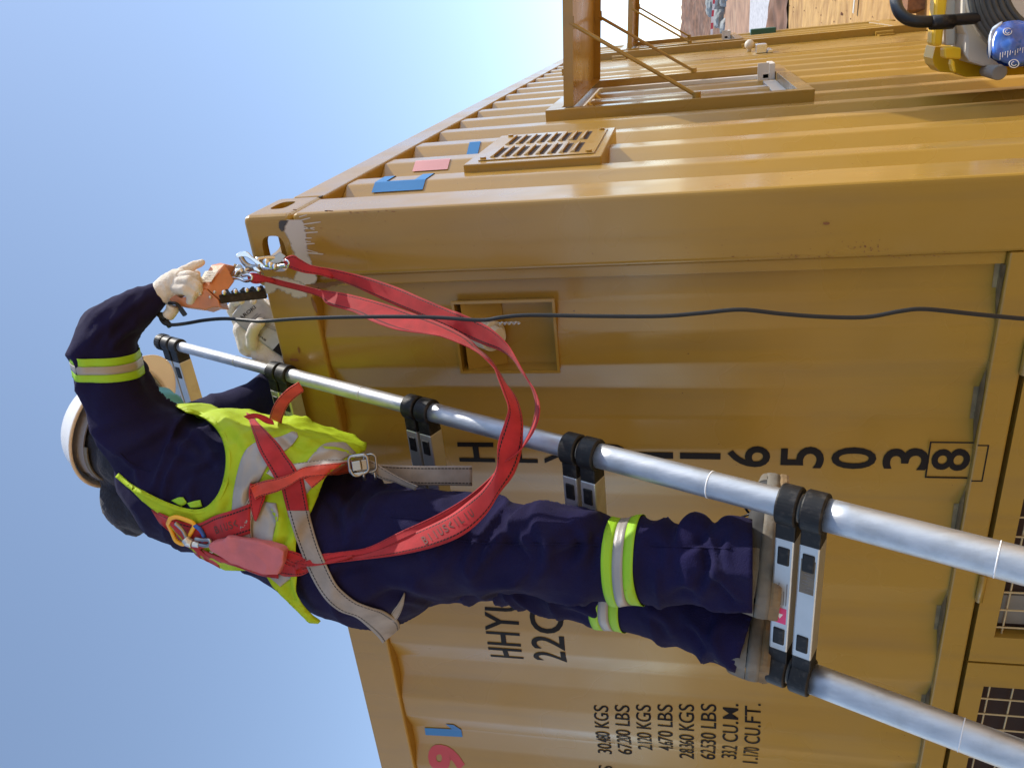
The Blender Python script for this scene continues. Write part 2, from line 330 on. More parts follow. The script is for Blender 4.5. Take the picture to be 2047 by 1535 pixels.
# ---------------------------------------------------------------- container
KX=-2.438; L_=6.058; H=2.591
ct=empty('shipping_container',(0,0,0),'mustard yellow corrugated steel container with windows, its near top corner by the worker','container')
BV=.006
for x0,x1,y0,y1 in((-.141,0,0,.144),(KX,KX+.141,0,.144),(-.10,0,L_-.144,L_),(KX,KX+.1,L_-.144,L_)):
    bm=NB(); box(bm,x0,x1,y0,y1,.118,2.4735); obj('corner_post',bm,PAINT,ct,bevel=.011,seg=4)
# inner lip beside the near post
bm=NB(); box(bm,-.166,-.1412,.013,.06,1.086,2.46); obj('post_lip',bm,PAINT,ct,bevel=.003)
bm=NB(); box(bm,KX+.1625,-.1625,.001,.07,2.462,2.575); obj('top_header',bm,PAINT,ct,bevel=.007,seg=3)
for x0,x1 in((-.062,-.001),(KX+.001,KX+.062)):
    bm=NB(); box(bm,x0,x1,.1785,L_-.1785,2.4745,2.556); obj('top_side_rail',bm,PAINT,ct,bevel=.006,seg=3)
bm=NB(); box(bm,-.004,-.0012,.17,.75,2.4795,2.4865)
obj('seam_line',bm,SEAM,ct)
for x0,x1 in((-.06,0),(KX,KX+.06)):
    bm=NB(); box(bm,x0,x1,.16,L_-.16,.06,.20); obj('bottom_side_rail',bm,PAINT,ct,bevel=.005)
bm=NB(); box(bm,KX+.06,-.06,.07,L_-.03,2.535,2.553); obj('roof',bm,PAINT,ct)
bm=NB(); box(bm,KX+.05,-.05,.1,L_-.05,.10,.14); obj('floor_pan',bm,DARK,ct)
bm=NB(); box(bm,KX+.05,-.05,L_-.06,L_-.02,.1,2.54); obj('far_end_wall',bm,PAINT,ct)
bm=NB(); box(bm,KX+.02,KX+.05,.1,L_-.05,.1,2.54); obj('far_side_wall',bm,PAINT,ct)
# corner castings: hollow blocks with real openings
def casting(name,x0,y0,z0,sx):
    """x0,y0,z0 lower corner; 0.162 x 0.178 x 0.118"""
    w_,l_,h_=.162,.178,.1175
    bm=NB(); box(bm,x0,x0+w_,y0,y0+l_,z0,z0+h_)
    bmesh.ops.bevel(bm,geom=[e for e in bm.edges],offset=.016,segments=4,affect='EDGES',profile=.5)
    me=bpy.data.meshes.new(name); bm.to_mesh(me); bm.free(); o=bpy.data.objects.new(name,me); COL.objects.link(o)
    cut=[]
    def stad(center,axis,a,b,dep):
        bm=NB(); n=28; ring=[]
        for i in range(n):
            t=2*math.pi*i/n; c,s_=math.cos(t),math.sin(t)
            p=3.2; u=a*math.copysign(abs(c)**(2/p),c); v=b*math.copysign(abs(s_)**(2/p),s_)
            ring.append((u,v))
        vs=[[],[]]
        for k,dd in enumerate((-dep,dep)):
            for u,v in ring:
                q={0:(dd,u,v),1:(u,dd,v),2:(u,v,dd)}[axis]; vs[k].append(bm.verts.new(Vector(center)+Vector(q)))
        for i in range(n): bm.faces.new((vs[0][i],vs[0][(i+1)%n],vs[1][(i+1)%n],vs[1][i]))
        bm.faces.new(vs[0][::-1]); bm.faces.new(vs[1]); bmesh.ops.recalc_face_normals(bm,faces=bm.faces)
        me=bpy.data.meshes.new('c'); bm.to_mesh(me); bm.free(); c_=bpy.data.objects.new('c',me); COL.objects.link(c_); cut.append(c_)
    cx_,cy_,cz_=x0+w_/2,y0+l_/2,z0+h_/2
    bm=NB(); box(bm,x0+.026,x0+w_-.024,y0+.026,y0+l_-.026,z0+.018,z0+h_-.026)
    me=bpy.data.meshes.new('c'); bm.to_mesh(me); bm.free(); c_=bpy.data.objects.new('c',me); COL.objects.link(c_); cut.append(c_)
    stad((cx_,cy_,z0+h_),2,.030,.058,.05)
    stad((cx_-.004,y0,cz_-.003),1,.040,.027,.05)
    sd=x0+w_ if sx>0 else x0
    stad((sd,cy_+.004,cz_+.004),0,.036,.020,.04)
    for c_ in cut:
        b=o.modifiers.new('b','BOOLEAN'); b.object=c_; b.operation='DIFFERENCE'; b.solver='EXACT'
    r=evalmesh(o); r.name=name
    for c_ in cut: bpy.data.objects.remove(c_)
    bpy.data.objects.remove(o)
    r.materials.clear(); return link(name,r,PAINT,ct)
for x0,sx in((-.162,1),(KX,-1)):
    for y0 in(0,L_-.178):
        casting('corner_casting',x0,y0,2.4738,sx)
        bm=NB(); box(bm,x0,x0+.162,y0,y0+.178,0,.1175); obj('corner_casting',bm,PAINT,ct,bevel=.01,seg=3)
# corrugated end wall
def eprof(x):
    """depth of the end wall at x: flat .012 outside, .048 inside"""
    t=((-x-.08)%.28)
    o_,i_=.013,.036
    if t<.065: return o_+(i_-o_)*t/.065       # sloping away going left
    if t<.14: return i_
    if t<.205: return i_+(o_-i_)*(t-.14)/.065
    return o_
xs=sorted({round(-.08-.28*k-d,4) for k in range(9) for d in(0,.065,.14,.205)}|{-.1415,KX+.1415})
xs=[x for x in xs if KX+.141<=x<=-.141]
def rounded(xs,f,r=.007):
    out=[]
    for i,x in enumerate(xs):
        if 0<i<len(xs)-1:
            a=Vector((x-r,f(x-r))); c=Vector((x+r,f(x+r))); b_=Vector((x,f(x)))
            for t in(0,.33,.66,1): p=a*(1-t)**2+b_*2*t*(1-t)+c*t*t; out.append((p.x,p.y))
        else: out.append((x,f(x)))
    return out
pr=rounded(xs,eprof)
bm=NB(); zz=[1.0862]+[1.0862+i*(2.4618-1.0862)/24 for i in range(1,24)]+[2.4618]
rows=[[bm.verts.new((x,y+.0012*nz(x*2.1,z*1.7),z)) for x,y in pr] for z in zz]
for a,b_ in zip(rows,rows[1:]):
    for i in range(len(pr)-1): bm.faces.new((a[i],a[i+1],b_[i+1],b_[i]))
endw=obj('end_wall',bm,PAINT,ct,smooth=True)
bm=NB(); tube(bm,[(-1.254,.047,1.1),(-1.254,.047,2.45)],.0022,n=6); obj('weld_seam',bm,PAINTD,ct)
# ledge and lower door frame
bm=NB(); box(bm,KX+.141,-.141,.001,.075,1.031,1.086); obj('door_ledge',bm,PAINT,ct,bevel=.004)
# dust lying on the ledge where the wall is set back
for k in range(8):
    xc=-.08-.28*k-.1025; bm=NB()
    pts=[(xc-.085,.0125),(xc-.036,.0350),(xc+.036,.0350),(xc+.085,.0125),(xc+.03,.006),(xc-.03,.009)]
    if k==0: pts=[(-.27,.012),(-.222,.035),(-.167,.035),(-.167,.006)]
    bm.faces.new([bm.verts.new((x,y,1.0868)) for x,y in pts]); 
    x0=xc-.036; x1=min(xc+.036,-.168)
    bm.faces.new([bm.verts.new(p) for p in((x0,.0346,1.0868),(x1,.0346,1.0868),(x1,.0346,1.096),(x0,.0346,1.094))])
    bmesh.ops.remove_doubles(bm,verts=bm.verts,dist=.0012); bmesh.ops.recalc_face_normals(bm,faces=bm.faces); obj('ledge_dust',bm,PAINTD,ct)
bm=NB(); box(bm,KX+.141,-.141,.055,.07,.13,1.03); obj('inner_dark',bm,DARK,ct)
bm=NB(); box(bm,KX+.12,-.12,.002,.09,.118,.16); obj('door_sill',bm,PAINT,ct,bevel=.004)
# interior seen through the grille
for x0,x1,z0,z1,nm in((-.90,-.66,.55,.93,'stored_carton'),(-1.44,-1.24,.6,.93,'stored_carton'),(-1.05,-.93,.5,.80,'stored_carton')):
    bm=NB(); box(bm,x0,x1,.09,.09+.12,z0,z1)
def grille_door(x0,x1):
    d=empty('x',(0,0,0),None,None); d.name='grille_door'; d.parent=ct
    z0,z1=.165,1.021; t=.055
    wx0,wx1,wz0,wz1=x0+.075,x1-.07,.40,.978
    bm=NB()
    box(bm,x0,wx0,.004,.034,z0,z1); box(bm,wx1,x1,.004,.034,z0,z1); box(bm,wx0,wx1,.004,.034,wz1,z1); box(bm,wx0,wx1,.004,.034,z0,wz0)
    bmesh.ops.remove_doubles(bm,verts=bm.verts,dist=1e-5)
    obj('door_frame',bm,PAINT,d)
    bm=NB(); x=wx0+.02
    while x<wx1: tube(bm,[(x,.016,wz0),(x,.016,wz1)],.0022,n=6,cap=False); x+=.05
    z=wz1-.02
    while z>wz0: tube(bm,[(wx0,.0195,z),(wx1,.0195,z)],.0022,n=6,cap=False); z-=.05
    obj('wire_mesh',bm,WIRE,d,smooth=True)
    bm=NB(); box(bm,wx0,wx1,.045,.05,wz0,wz1); obj('dark_backing',bm,DARK,d)
    rr=random.Random(int(x0*100))
    for q in range(6):
        bm=NB(); a=wx0+.02+q*.13; c=.62+rr.uniform(0,.1); box(bm,a,a+rr.uniform(.07,.12),.030,.0445,c,c+rr.uniform(.15,.27)); obj('stored_carton',bm,CARTON,d)
    for xh in((x0+x1)/2+.13,) if x1>-.5 and False else (x0+.22,x1-.2):
        bm=NB(); tube(bm,[(xh-.035,-.006,1.028),(xh+.035,-.006,1.028)],.008,n=12); h=obj('hinge',bm,PAINT,d,smooth=True)
        for e in(-.04,.04): pass
    return d
grille_door(-1.119,-.146); grille_door(-2.29,-1.125)
# socket box let into the end wall
sb=empty('x',(0,0,0),None,None); sb.name='socket_recess'; sb.parent=ct
x0,x1,z0,z1=-.372,-.214,1.932,2.145
f=.006; bm=NB()
box(bm,x0-f,x0,.007,.013,z0-f,z1+f); box(bm,x1,x1+f,.007,.013,z0-f,z1+f); box(bm,x0,x1,.007,.013,z1,z1+f); box(bm,x0,x1,.007,.013,z0-f,z0)
obj('recess_lip',bm,PAINT,sb)
# cut the opening out of the corrugated wall and line it
bm=NB(); bm.from_mesh(endw.data)
for co,no in(((x0,0,0),(1,0,0)),((x1,0,0),(1,0,0)),((0,0,z0),(0,0,1)),((0,0,z1),(0,0,1))):
    bmesh.ops.bisect_plane(bm,geom=bm.verts[:]+bm.edges[:]+bm.faces[:],plane_co=co,plane_no=no)
bmesh.ops.delete(bm,geom=[f_ for f_ in bm.faces if x0<f_.calc_center_median().x<x1 and z0<f_.calc_center_median().z<z1],context='FACES')
bm.to_mesh(endw.data); bm.free()
dp=.05; bm=NB(); V=[bm.verts.new(p) for p in((x0+.0005,.011,z0+.0005),(x1-.0005,.011,z0+.0005),(x1-.0005,.011,z1-.0005),(x0+.0005,.011,z1-.0005),(x0+.0005,dp,z0+.0005),(x1-.0005,dp,z0+.0005),(x1-.0005,dp,z1-.0005),(x0+.0005,dp,z1-.0005))]
for q in((0,4,5,1),(1,5,6,2),(2,6,7,3),(3,7,4,0),(4,7,6,5)): bm.faces.new([V[i] for i in q])
obj('recess_tray',bm,PAINT,sb)
bm=NB()      # sloped wedge under the top of the recess carrying the socket
V=[bm.verts.new(p) for p in((x0+.001,.015,z1-.012),(x1-.001,.015,z1-.012),(x1-.001,dp-.004,z1-.095),(x0+.001,dp-.004,z1-.095))]
bm.faces.new(V); obj('socket_plate',bm,PAINT,sb)
sk=Vector((-.292,.028,z1-.058))
bm=NB(); tube(bm,[sk+Vector((0,.02,.02)),sk+Vector((0,-.014,-.020))],[.034,.034],n=28); tube(bm,[sk+Vector((0,-.0145,-.0205)),sk+Vector((0,-.024,-.034))],[.026,.022],n=28)
obj('socket_outlet',bm,WHT,sb,smooth=False,bevel=.002)
bm=NB(); ch=[sk+Vector((.03,-.012,-.036))+Vector((.0,0,0))+Vector((.0014*(1 if i%2 else -1),0,-.0052*i)) for i in range(9)]
for i,a in enumerate(ch):
    c=[a+Vector((math.cos(t)*.0022*(i%2==0),math.cos(t)*.0022*(i%2),math.sin(t)*.004)) for t in [k*math.pi/4 for k in range(8)]]
    tube(bm,c,.0008,n=5,close=True)
obj('chain',bm,CHROME,sb,smooth=True)
# ---- lettering sprayed on the end wall, following the corrugation
def end_text(s,x,z,h,sx=.62,mt=INK,bold=.012,right=False,off=.0016,width=None,name='lettering'):
    bm=textmesh(s,1/.70,sx,bold)
    xsn=[v.co.x for v in bm.verts]; a,b_=min(xsn),max(xsn); z0=min(v.co.y for v in bm.verts)
    k=h; kx=h if width is None else width/(b_-a)
    for v in bm.verts:
        X_=(v.co.x-(b_ if right else a))*kx+x; v.co=Vector((X_,0,v.co.y*k+z))
    xa,xb=min(v.co.x for v in bm.verts),max(v.co.x for v in bm.verts)
    for xf in [p[0] for p in pr]:
        if xa<xf<xb: bmesh.ops.bisect_plane(bm,geom=bm.verts[:]+bm.edges[:]+bm.faces[:],plane_co=(xf,0,0),plane_no=(1,0,0))
    import bisect
    px=[p[0] for p in pr]
    for v in bm.verts:
        i=min(max(bisect.bisect_right(px,v.co.x)-1,0),len(pr)-2); (xa_,ya),(xb_,yb)=pr[i],pr[i+1]
        t=(v.co.x-xa_)/(xb_-xa_); yy=ya+(yb-ya)*t+.0012*nz(v.co.x*2.1,v.co.z*1.7)
        n=Vector((-(yb-ya)/(xb_-xa_),1)).normalized()
        v.co.y=yy-off*n.y; v.co.x-=off*n.x*0
    for f in bm.faces:
        if f.normal.y>0: f.normal_flip()
    return obj(name,bm,mt,ct)
zc=[2.098,1.996,1.893,1.79,1.688,1.586,1.484,1.374,1.270,1.166,1.062]
zc=[2.099,1.997,1.894,1.791,1.689,1.587,1.484,1.374,1.270,1.168,1.0905]
for c,z in zip('HHYU1165038',zc):
    wd=.052 if c not in '1' else .016
    end_text(c,-.610 if c!='1' else -.592,z,.086 if c!='8' else .070,width=wd,bold=.02)
bm=NB()
for a,b_,c,d in((-.628,-.543,1.052,1.0545),(-.628,-.543,1.157,1.1595),(-.628,-.6255,1.0545,1.157),(-.5455,-.543,1.0545,1.157)):
    if c<1.087: c=max(c,1.0); 
    box(bm,a,b_,-.0008,.0125,c,d) if d<1.087 else box(bm,a,b_,.0095,.0125,max(c,1.088),d)
bm.free()
bm=NB()   # check-digit frame
for a,b_,c,d in((-.628,-.541,1.166,1.1685),(-.628,-.6255,1.0875,1.166),(-.5435,-.541,1.0875,1.166)):
    box(bm,a,b_,.0105,.0125,c,d)
for a,b_,c,d in((-.628,-.541,1.062,1.0645),(-.628,-.6255,1.0645,1.083),(-.5435,-.541,1.0645,1.083)):
    box(bm,a,b_,.0002,.0008,c,d)
obj('lettering',bm,INK,ct)
def row(s,x,z,h,w): end_text(s,x,z,h,width=w,right=True,bold=.008)
end_text('HHYU',-1.236,2.090,.092,width=.205,bold=.012)
end_text('22G1',-1.236,1.972,.088,width=.215,bold=.012)
rows=[('30.480 KGS',1.868,.205),('67.200 LBS',1.811,.205),('2.120 KGS',1.754,.185),('4.670 LBS',1.697,.185),('28.360 KGS',1.641,.215),('62.530 LBS',1.584,.215),('33.2 CU.M.',1.528,.21),('1.170 CU.FT.',1.472,.225)]
for i_,(s_,z,w_) in enumerate(rows): row(s_,-1.380+.0055*i_,z,.040,w_)
row('MAX.GROSS',-1.63,1.868,.040,.20); row('TARE',-1.63,1.754,.040,.10); row('NET',-1.63,1.641,.040,.09); row('CU.CAP.',-1.63,1.528,.040,.16)
# painted logo pieces on the end wall
def end_poly(pts,mt,y=None):
    bm=NB(); P=[EY(px,py,.03) for px,py in pts]
    f=bm.faces.new([bm.verts.new((p.x,0,p.z)) for p in P])
    for xf in [p[0] for p in pr]: bmesh.ops.bisect_plane(bm,geom=bm.verts[:]+bm.edges[:]+bm.faces[:],plane_co=(xf,0,0),plane_no=(1,0,0))
    for v in bm.verts: 
        v.co.y=min(eprof(v.co.x-.0005),eprof(v.co.x+.0005),eprof(v.co.x))-.0022
    bm.normal_update()
    for f in bm.faces:
        if f.normal.y>0: f.normal_flip()
    return obj('painted_logo',bm,mt,ct)
end_poly([(848,1456),(850,1470),(924,1474),(921,1458),(908,1443),(892,1442),(903,1458)],BLUE)
end_text('9',-1.70,2.318,.10,width=.085,mt=REDP,bold=.06,name='painted_logo')
# ---- side wall
def sprof(y):
    t=((y-.315)%.28)
    o_,i_=-.006,-.042
    if t<.072: return o_
    if t<.139: return o_+(i_-o_)*(t-.072)/.067
    if t<.213: return i_
    return i_+(o_-i_)*(t-.213)/.067
ys=[.1445]+sorted(round(.315+.28*k+d,4) for k in range(-1,21) for d in(0,.072,.139,.213))
ys=[y for y in ys if .1445<=y<=L_-.1445]+[L_-.1445]
ps=rounded(ys,sprof,.006)
bm=NB(); zz=[.2005]+[.2005+i*.2836 for i in range(1,8)]+[2.4735]
rows_=[[bm.verts.new((x+.0015*nz(y*2,z*1.3,9),y,z)) for y,x in ps] for z in zz]
for a,b_ in zip(rows_,rows_[1:]):
    for i in range(len(ps)-1): bm.faces.new((a[i],a[i+1],b_[i+1],b_[i]))
bmesh.ops.recalc_face_normals(bm,faces=bm.faces)
sidew=obj('side_wall',bm,PAINT,ct,smooth=True)
# louvred vent
vt=empty('x',(0,0,0),None,None); vt.name='louvre_vent'; vt.parent=ct
y0,y1,z0,z1=.375,.83,1.852,2.19
bm=NB(); box(bm,-.042,.014,y0,y1,z0,z1); obj('vent_box',bm,PAINT,vt,bevel=.003)
bm=NB(); box(bm,.0145,.017,y0+.035,y1-.03,z0+.02,z1-.03); obj('vent_plate',bm,PAINT,vt,bevel=.001)
bm=NB(); bd=NB()
for r_,(ya,yb) in enumerate(((y0+.06,y0+.20),(y0+.25,y0+.39))):
    for k in range(8):
        z=z1-.065-k*.029-(0)
        # slot and its hood
        box(bd,.0171,.0176,ya,yb,z-.010,z)
        c=[Vector((.0177,ya+.004,z+.0005)),Vector((.0177,yb-.004,z+.0005)),Vector((.0177,yb-.004,z+.012)),Vector((.0177,ya+.004,z+.012)),Vector((.0235,ya+.01,z+.001)),Vector((.0235,yb-.01,z+.001)),Vector((.0185,yb-.012,z+.010)),Vector((.0185,ya+.012,z+.010))]
        v=[bm.verts.new(p) for p in c]
        for q in((0,1,5,4),(1,2,6,5),(2,3,7,6),(3,0,4,7),(4,5,6,7)): bm.faces.new([v[i] for i in q])
bmesh.ops.recalc_face_normals(bm,faces=bm.faces)
obj('louvre_hoods',bm,PAINT,vt); obj('louvre_slots',bd,DARK,vt)
for y,z in((y0+.05,z1-.04),(y1-.05,z1-.04),(y0+.05,z0+.035),(y1-.05,z0+.035)):
    bm=NB(); tube(bm,[(.017,y,z),(.022,y,z)],.008,n=10); obj('bolt_head',bm,PAINT,vt)
# windows with propped shutters
def window(ya,yb,za=1.25,zb=2.13):
    wn=empty('x',(0,0,0),None,None); wn.name='shutter_window'; wn.parent=ct
    bm=NB(); t=.05; o_=.024
    box(bm,-.045,o_,ya,ya+t,za,zb); box(bm,-.045,o_,yb-t,yb,za,zb); box(bm,-.045,o_,ya+t,yb-t,zb-t,zb); box(bm,-.045,o_,ya+t,yb-t,za,za+t)
    obj('window_frame',bm,PAINT,wn,bevel=.002)
    bm=NB(); i0,i1,j0,j1=ya+t,yb-t,za+t,zb-t; s_=.05
    box(bm,-.07,-.006,i0,i0+s_,j0,j1); box(bm,-.07,-.006,i1-s_,i1,j0,j1); box(bm,-.07,-.006,i0+s_,i1-s_,j1-s_,j1); box(bm,-.07,-.006,i0+s_,i1-s_,j0,j0+s_); box(bm,-.065,-.010,(i0+i1)/2-.05,(i0+i1)/2+.05,j0+s_,j1-s_)
    obj('sash',bm,SILL,wn,bevel=.002)
    bm=NB(); box(bm,-.045,-.04,i0+s_,i1-s_,j0+s_,j1-s_); obj('pane',bm,GLASS,wn)
    bm=NB(); yc=(ya+yb)/2+.1; box(bm,-.02,.055,yb-.33,yb-.20,za+.052,za+.075); box(bm,-.02,.06,yb-.33,yb-.3305+.004,za+.0755,za+.12); box(bm,.0,.018,yb-.33,yb-.2,za+.076,za+.10); obj('latch_bracket',bm,SILL,wn,bevel=.002)
    fl=empty('x',(0,0,0),None,None); fl.name='shutter'; fl.parent=wn
    bm=NB(); A=Vector((.028,0,zb-.065)); B=Vector((.90,0,zb-.115)); n=(B-A).cross(Vector((0,1,0))).normalized()
    n=Vector((.06,0,1)).normalized()
    def slab(a0,a1,ylo,yhi,t0,t1):
        vs=[]
        for t in(t0,t1):
            for y in(ylo,yhi):
                for s in(a0,a1): P=A.lerp(B,s)+n*t; vs.append(bm.verts.new((P.x,y,P.z)))
        for q in((0,2,3,1),(4,5,7,6),(0,1,5,4),(2,6,7,3),(0,4,6,2),(1,3,7,5)): bm.faces.new([vs[i] for i in q])
    slab(0,1,ya+.03,yb-.03,.0,.004); slab(0,1,ya+.03,ya+.034,-.03,-.0002); slab(0,1,yb-.034,yb-.03,-.03,-.0002); slab(.995,1,ya+.034,yb-.034,-.03,-.0002); slab(.0,.005,ya+.034,yb-.034,-.03,-.0002)
    bmesh.ops.recalc_face_normals(bm,faces=bm.faces); obj('shutter_panel',bm,PAINT,wn)
    bpy.data.objects.remove(fl)
    for y,xu in((ya+.035,.29),(yb-.035,.29)):
        P=A.lerp(B,(xu-A.x)/(B.x-A.x)); up=Vector((xu,y,P.z-.02)); lo=Vector((.030,y-.005,za+.37))
        bm=NB(); tube(bm,[lo,up],.0065,n=10); tube(bm,[lo+Vector((-.006,0,0)),lo+Vector((.012,0,0))],.014,n=14); box(bm,xu-.02,xu+.02,y-.004,y+.010,up.z-.015,up.z+.0185); obj('stay_rod',bm,PAINT,wn)
    return wn
window(1.292,2.345); window(4.74,5.76)
# side door leaf, frame and fittings
dr=empty('x',(0,0,0),None,None); dr.name='side_door'; dr.parent=ct
bm=NB(); box(bm,-.04,-.004,3.42,4.17,.21,2.30); obj('door_leaf',bm,PAINT,dr,bevel=.003)
bm=NB(); box(bm,-.04,.040,4.175,4.235,.2,2.38); obj('door_jamb',bm,PAINT,dr,bevel=.003)
bm=NB(); box(bm,-.04,.020,3.36,4.17,2.305,2.36); obj('door_head',bm,PAINT,dr,bevel=.003)
for z in(2.08,1.25,.45):
    bm=NB(); tube(bm,[(.008,4.14,z-.05),(.008,4.14,z+.05)],.014,n=12); box(bm,-.0035,.004,4.05,4.14,z-.045,z+.045); obj('hinge',bm,PAINT,dr)
bm=NB(); box(bm,-.0035,.045,3.50,3.60,1.20,1.26); box(bm,-.0035,.015,3.47,3.63,1.17,1.20); obj('lock_case',bm,CHROME,dr,bevel=.004)
bm=NB(); o_=bmesh.ops.create_uvsphere(bm,u_segments=16,v_segments=10,radius=.028,matrix=Matrix.Translation((.035,3.75,1.28))); tube(bm,[(-.003,3.75,1.28),(.03,3.75,1.28)],.012); obj('door_knob',bm,WHT,dr,smooth=True)
bm=NB(); box(bm,-.02,.03,5.85,5.95,.92,1.12); obj('junction_box',bm,GREEN,ct,bevel=.006)
def drape(bv,L_px,R_px,n=40,mcols=4,off=.003,thick=.0,uv=True,ext=None,maxjump=.05,dmin=0):
    """grid hugging the surface bv between two pixel-measured edges (first surface the ray meets)"""
    pass
# grey overspray patch and drips below the casting, on the post and header
bm=NB()
def px_poly(bm,pts,yy):
    P=[EY(a,b_,yy) for a,b_ in pts]; return bm.faces.new([bm.verts.new(p) for p in P])
def smooth_loop(pts,n=4):
    out=[]; K=len(pts)
    for i in range(K):
        a,b_,c,d=[Vector((*pts[(i+j-1)%K],0)) for j in range(4)]
        for k in range(n):
            t=k/n; q=.5*((2*b_)+(c-a)*t+(2*a-5*b_+4*c-d)*t*t+(-a+3*b_-3*c+d)*t**3); out.append((q.x,q.y))
    return out
def soft_mat(name,col):
    """paint mist: coverage fades out where the spray thinned"""
    m=bpy.data.materials.new(name); m.use_nodes=True; nt=m.node_tree; b=nt.nodes['Principled BSDF']; L=nt.links.new
    at=N(nt,'ShaderNodeAttribute',attribute_name='cover'); tc=N(nt,'ShaderNodeTexCoord'); z=N(nt,'ShaderNodeTexNoise'); z.inputs['Scale'].default_value=90; z.inputs['Detail'].default_value=6; L(tc.outputs['Object'],z.inputs[0])
    a=N(nt,'ShaderNodeMath',operation='MULTIPLY_ADD'); L(z.outputs[0],a.inputs[0]); a.inputs[1].default_value=1.1; L(at.outputs['Fac'],a.inputs[2])
    r=N(nt,'ShaderNodeMapRange'); r.inputs['From Min'].default_value=.62; r.inputs['From Max'].default_value=1.05; L(a.outputs[0],r.inputs[0])
    b.inputs['Base Color'].default_value=(*col,1); b.inputs['Roughness'].default_value=.6
    t=N(nt,'ShaderNodeBsdfTransparent'); ms=N(nt,'ShaderNodeMixShader'); L(r.outputs[0],ms.inputs[0]); L(t.outputs[0],ms.inputs[1]); L(b.outputs[0],ms.inputs[2]); L(ms.outputs[0],nt.nodes['Material Output'].inputs[0]); return m
def pdist(x,y,P):
    best=1e9
    for (ax,ay),(bx,by) in zip(P,P[1:]+P[:1]):
        dx,dy=bx-ax,by-ay; t=max(0,min(1,((x-ax)*dx+(y-ay)*dy)/(dx*dx+dy*dy+1e-9))); best=min(best,math.hypot(x-ax-dx*t,y-ay-dy*t))
    return best
def inp(x,y,P):
    c=False; j=len(P)-1
    for i in range(len(P)):
        if (P[i][1]>y)!=(P[j][1]>y) and x<(P[j][0]-P[i][0])*(y-P[i][1])/(P[j][1]-P[i][1])+P[i][0]: c=not c
        j=i
    return c
def soft_patch(P,yy,mt,nm,soft=7,step=2.0):
    P=smooth_loop(P); x0,x1=min(p[0] for p in P)-soft,max(p[0] for p in P)+soft; y0,y1=min(p[1] for p in P)-soft,max(p[1] for p in P)+soft
    bm=NB(); la=bm.verts.layers.float.new('cover'); nx,ny=int((x1-x0)/step),int((y1-y0)/step); g={}
    for i in range(nx+1):
        for j in range(ny+1):
            x,y=x0+i*step,y0+j*step; d=pdist(x,y,P); d=d if inp(x,y,P) else -d
            w_=EY(x,y,yy)
            if d>-soft and w_.x<-.0115 and w_.z<2.5765: v=bm.verts.new(w_); v[la]=.5+.5*d/soft; g[i,j]=v
    for i in range(nx):
        for j in range(ny):
            q=[g.get(k) for k in((i,j),(i+1,j),(i+1,j+1),(i,j+1))]
            if all(q): 
                f=bm.faces.new(q)
    bm.normal_update()
    for f in bm.faces:
        if f.normal.y>0: f.normal_flip()
    return obj(nm,bm,mt,ct)
SPRAY=soft_mat('sprayed_grey_mist',(.50,.45,.42)); SPRAYD=soft_mat('sprayed_dark_mist',(.05,.045,.05))
patch=[(566,434),(574,428),(586,427),(597,434),(604,446),(608,462),(610,480),(611,500),(618,520),(628,545),(630,560),(619,567),(611,572),(598,566),(588,560),(596,545),(604,530),(595,515),(588,500),(583,486),(578,474),(570,462),(564,448)]
for x,y,xe,ye,w_ in((600,441,619,436,1.3),(604,449,640,444,1.4),(604,452,628,459,1.0),(606,458,628,455,1.2),(606,466,634,464,1.4),(608,476,622,476,1.2),(608,482,620,483,1.0),(608,488,628,487,1.3),(608,498,634,505,1.0),(610,505,645,508,1.5),(598,434,612,430,1.0)):
    px_poly(bm,[(x,y-w_),(xe-1,ye-w_*.7),(xe+1.5,ye-.3*w_),(xe+1.5,ye+.5*w_),(xe-1,ye+w_*.9),(x,y+w_)],-.0016)
bm.normal_update()
for f in bm.faces:
    if f.normal.y>0: f.normal_flip()
obj('paint_drips',bm,GREYP,ct)
soft_patch(patch,-.0012,SPRAY,'overspray_patch',soft=5)
patch2=[(534,583),(530,572),(534,563),(545,557),(560,556),(576,560),(592,564),(604,570),(609,578),(605,584),(610,590),(588,592),(583,586),(575,584),(565,579),(552,576),(544,582)]
soft_patch(patch2,-.0014,SPRAY,'overspray_patch',soft=6)
soft_patch([(560,452),(566,432),(580,424),(592,428),(578,436),(570,446),(566,460)],-.0018,SPRAYD,'dark_overspray',soft=5)
soft_patch([(610,566),(632,568),(660,566),(690,563),(660,572),(632,576),(612,574)],-.0009,soft_mat('rust_mist',(.14,.055,.015)),'rust_run',soft=5)
bm=NB()   # rust run, scuffs and marks
def blot(x,y,a,b_,ang=0,yy=-.0013,n=14,rg=.3):
    c,s_=math.cos(ang),math.sin(ang); pts=[]
    for i in range(n):
        t=2*math.pi*i/n; k=1+rg*nz(x*.31+math.cos(t)*1.5,y*.17+math.sin(t)*1.5); u,v=a*k*math.cos(t),b_*k*math.sin(t); pts.append((x+u*c-v*s_,y+u*s_+v*c))
    px_poly(bm,pts,yy)
for q in((622,572,14,3,.2),(628,610,16,3.2,1.2),(588,719,9,2.5,.1),(597,700,7,1.6,1.3),(1652,447,7,3,0),(820,650,3,1,0)):
    blot(*q)
for i in range(40): 
    x=random.uniform(1450,1900); blot(x,516-(x-1450)*.015+random.gauss(0,3),random.uniform(.8,3),random.uniform(.4,1),0)
for i in range(30): blot(random.gauss(1720,40),random.gauss(497,7),random.uniform(.5,1.6),random.uniform(.5,1.6))
for i in range(12): blot(random.gauss(700,60),random.gauss(423-(0)*.05,1.5)+0,random.uniform(1,7),random.uniform(.5,1.1),.1)
for i in range(40): blot(random.uniform(640,1800),random.uniform(440,520),random.uniform(.4,1.5),random.uniform(.3,1))
bm.normal_update()
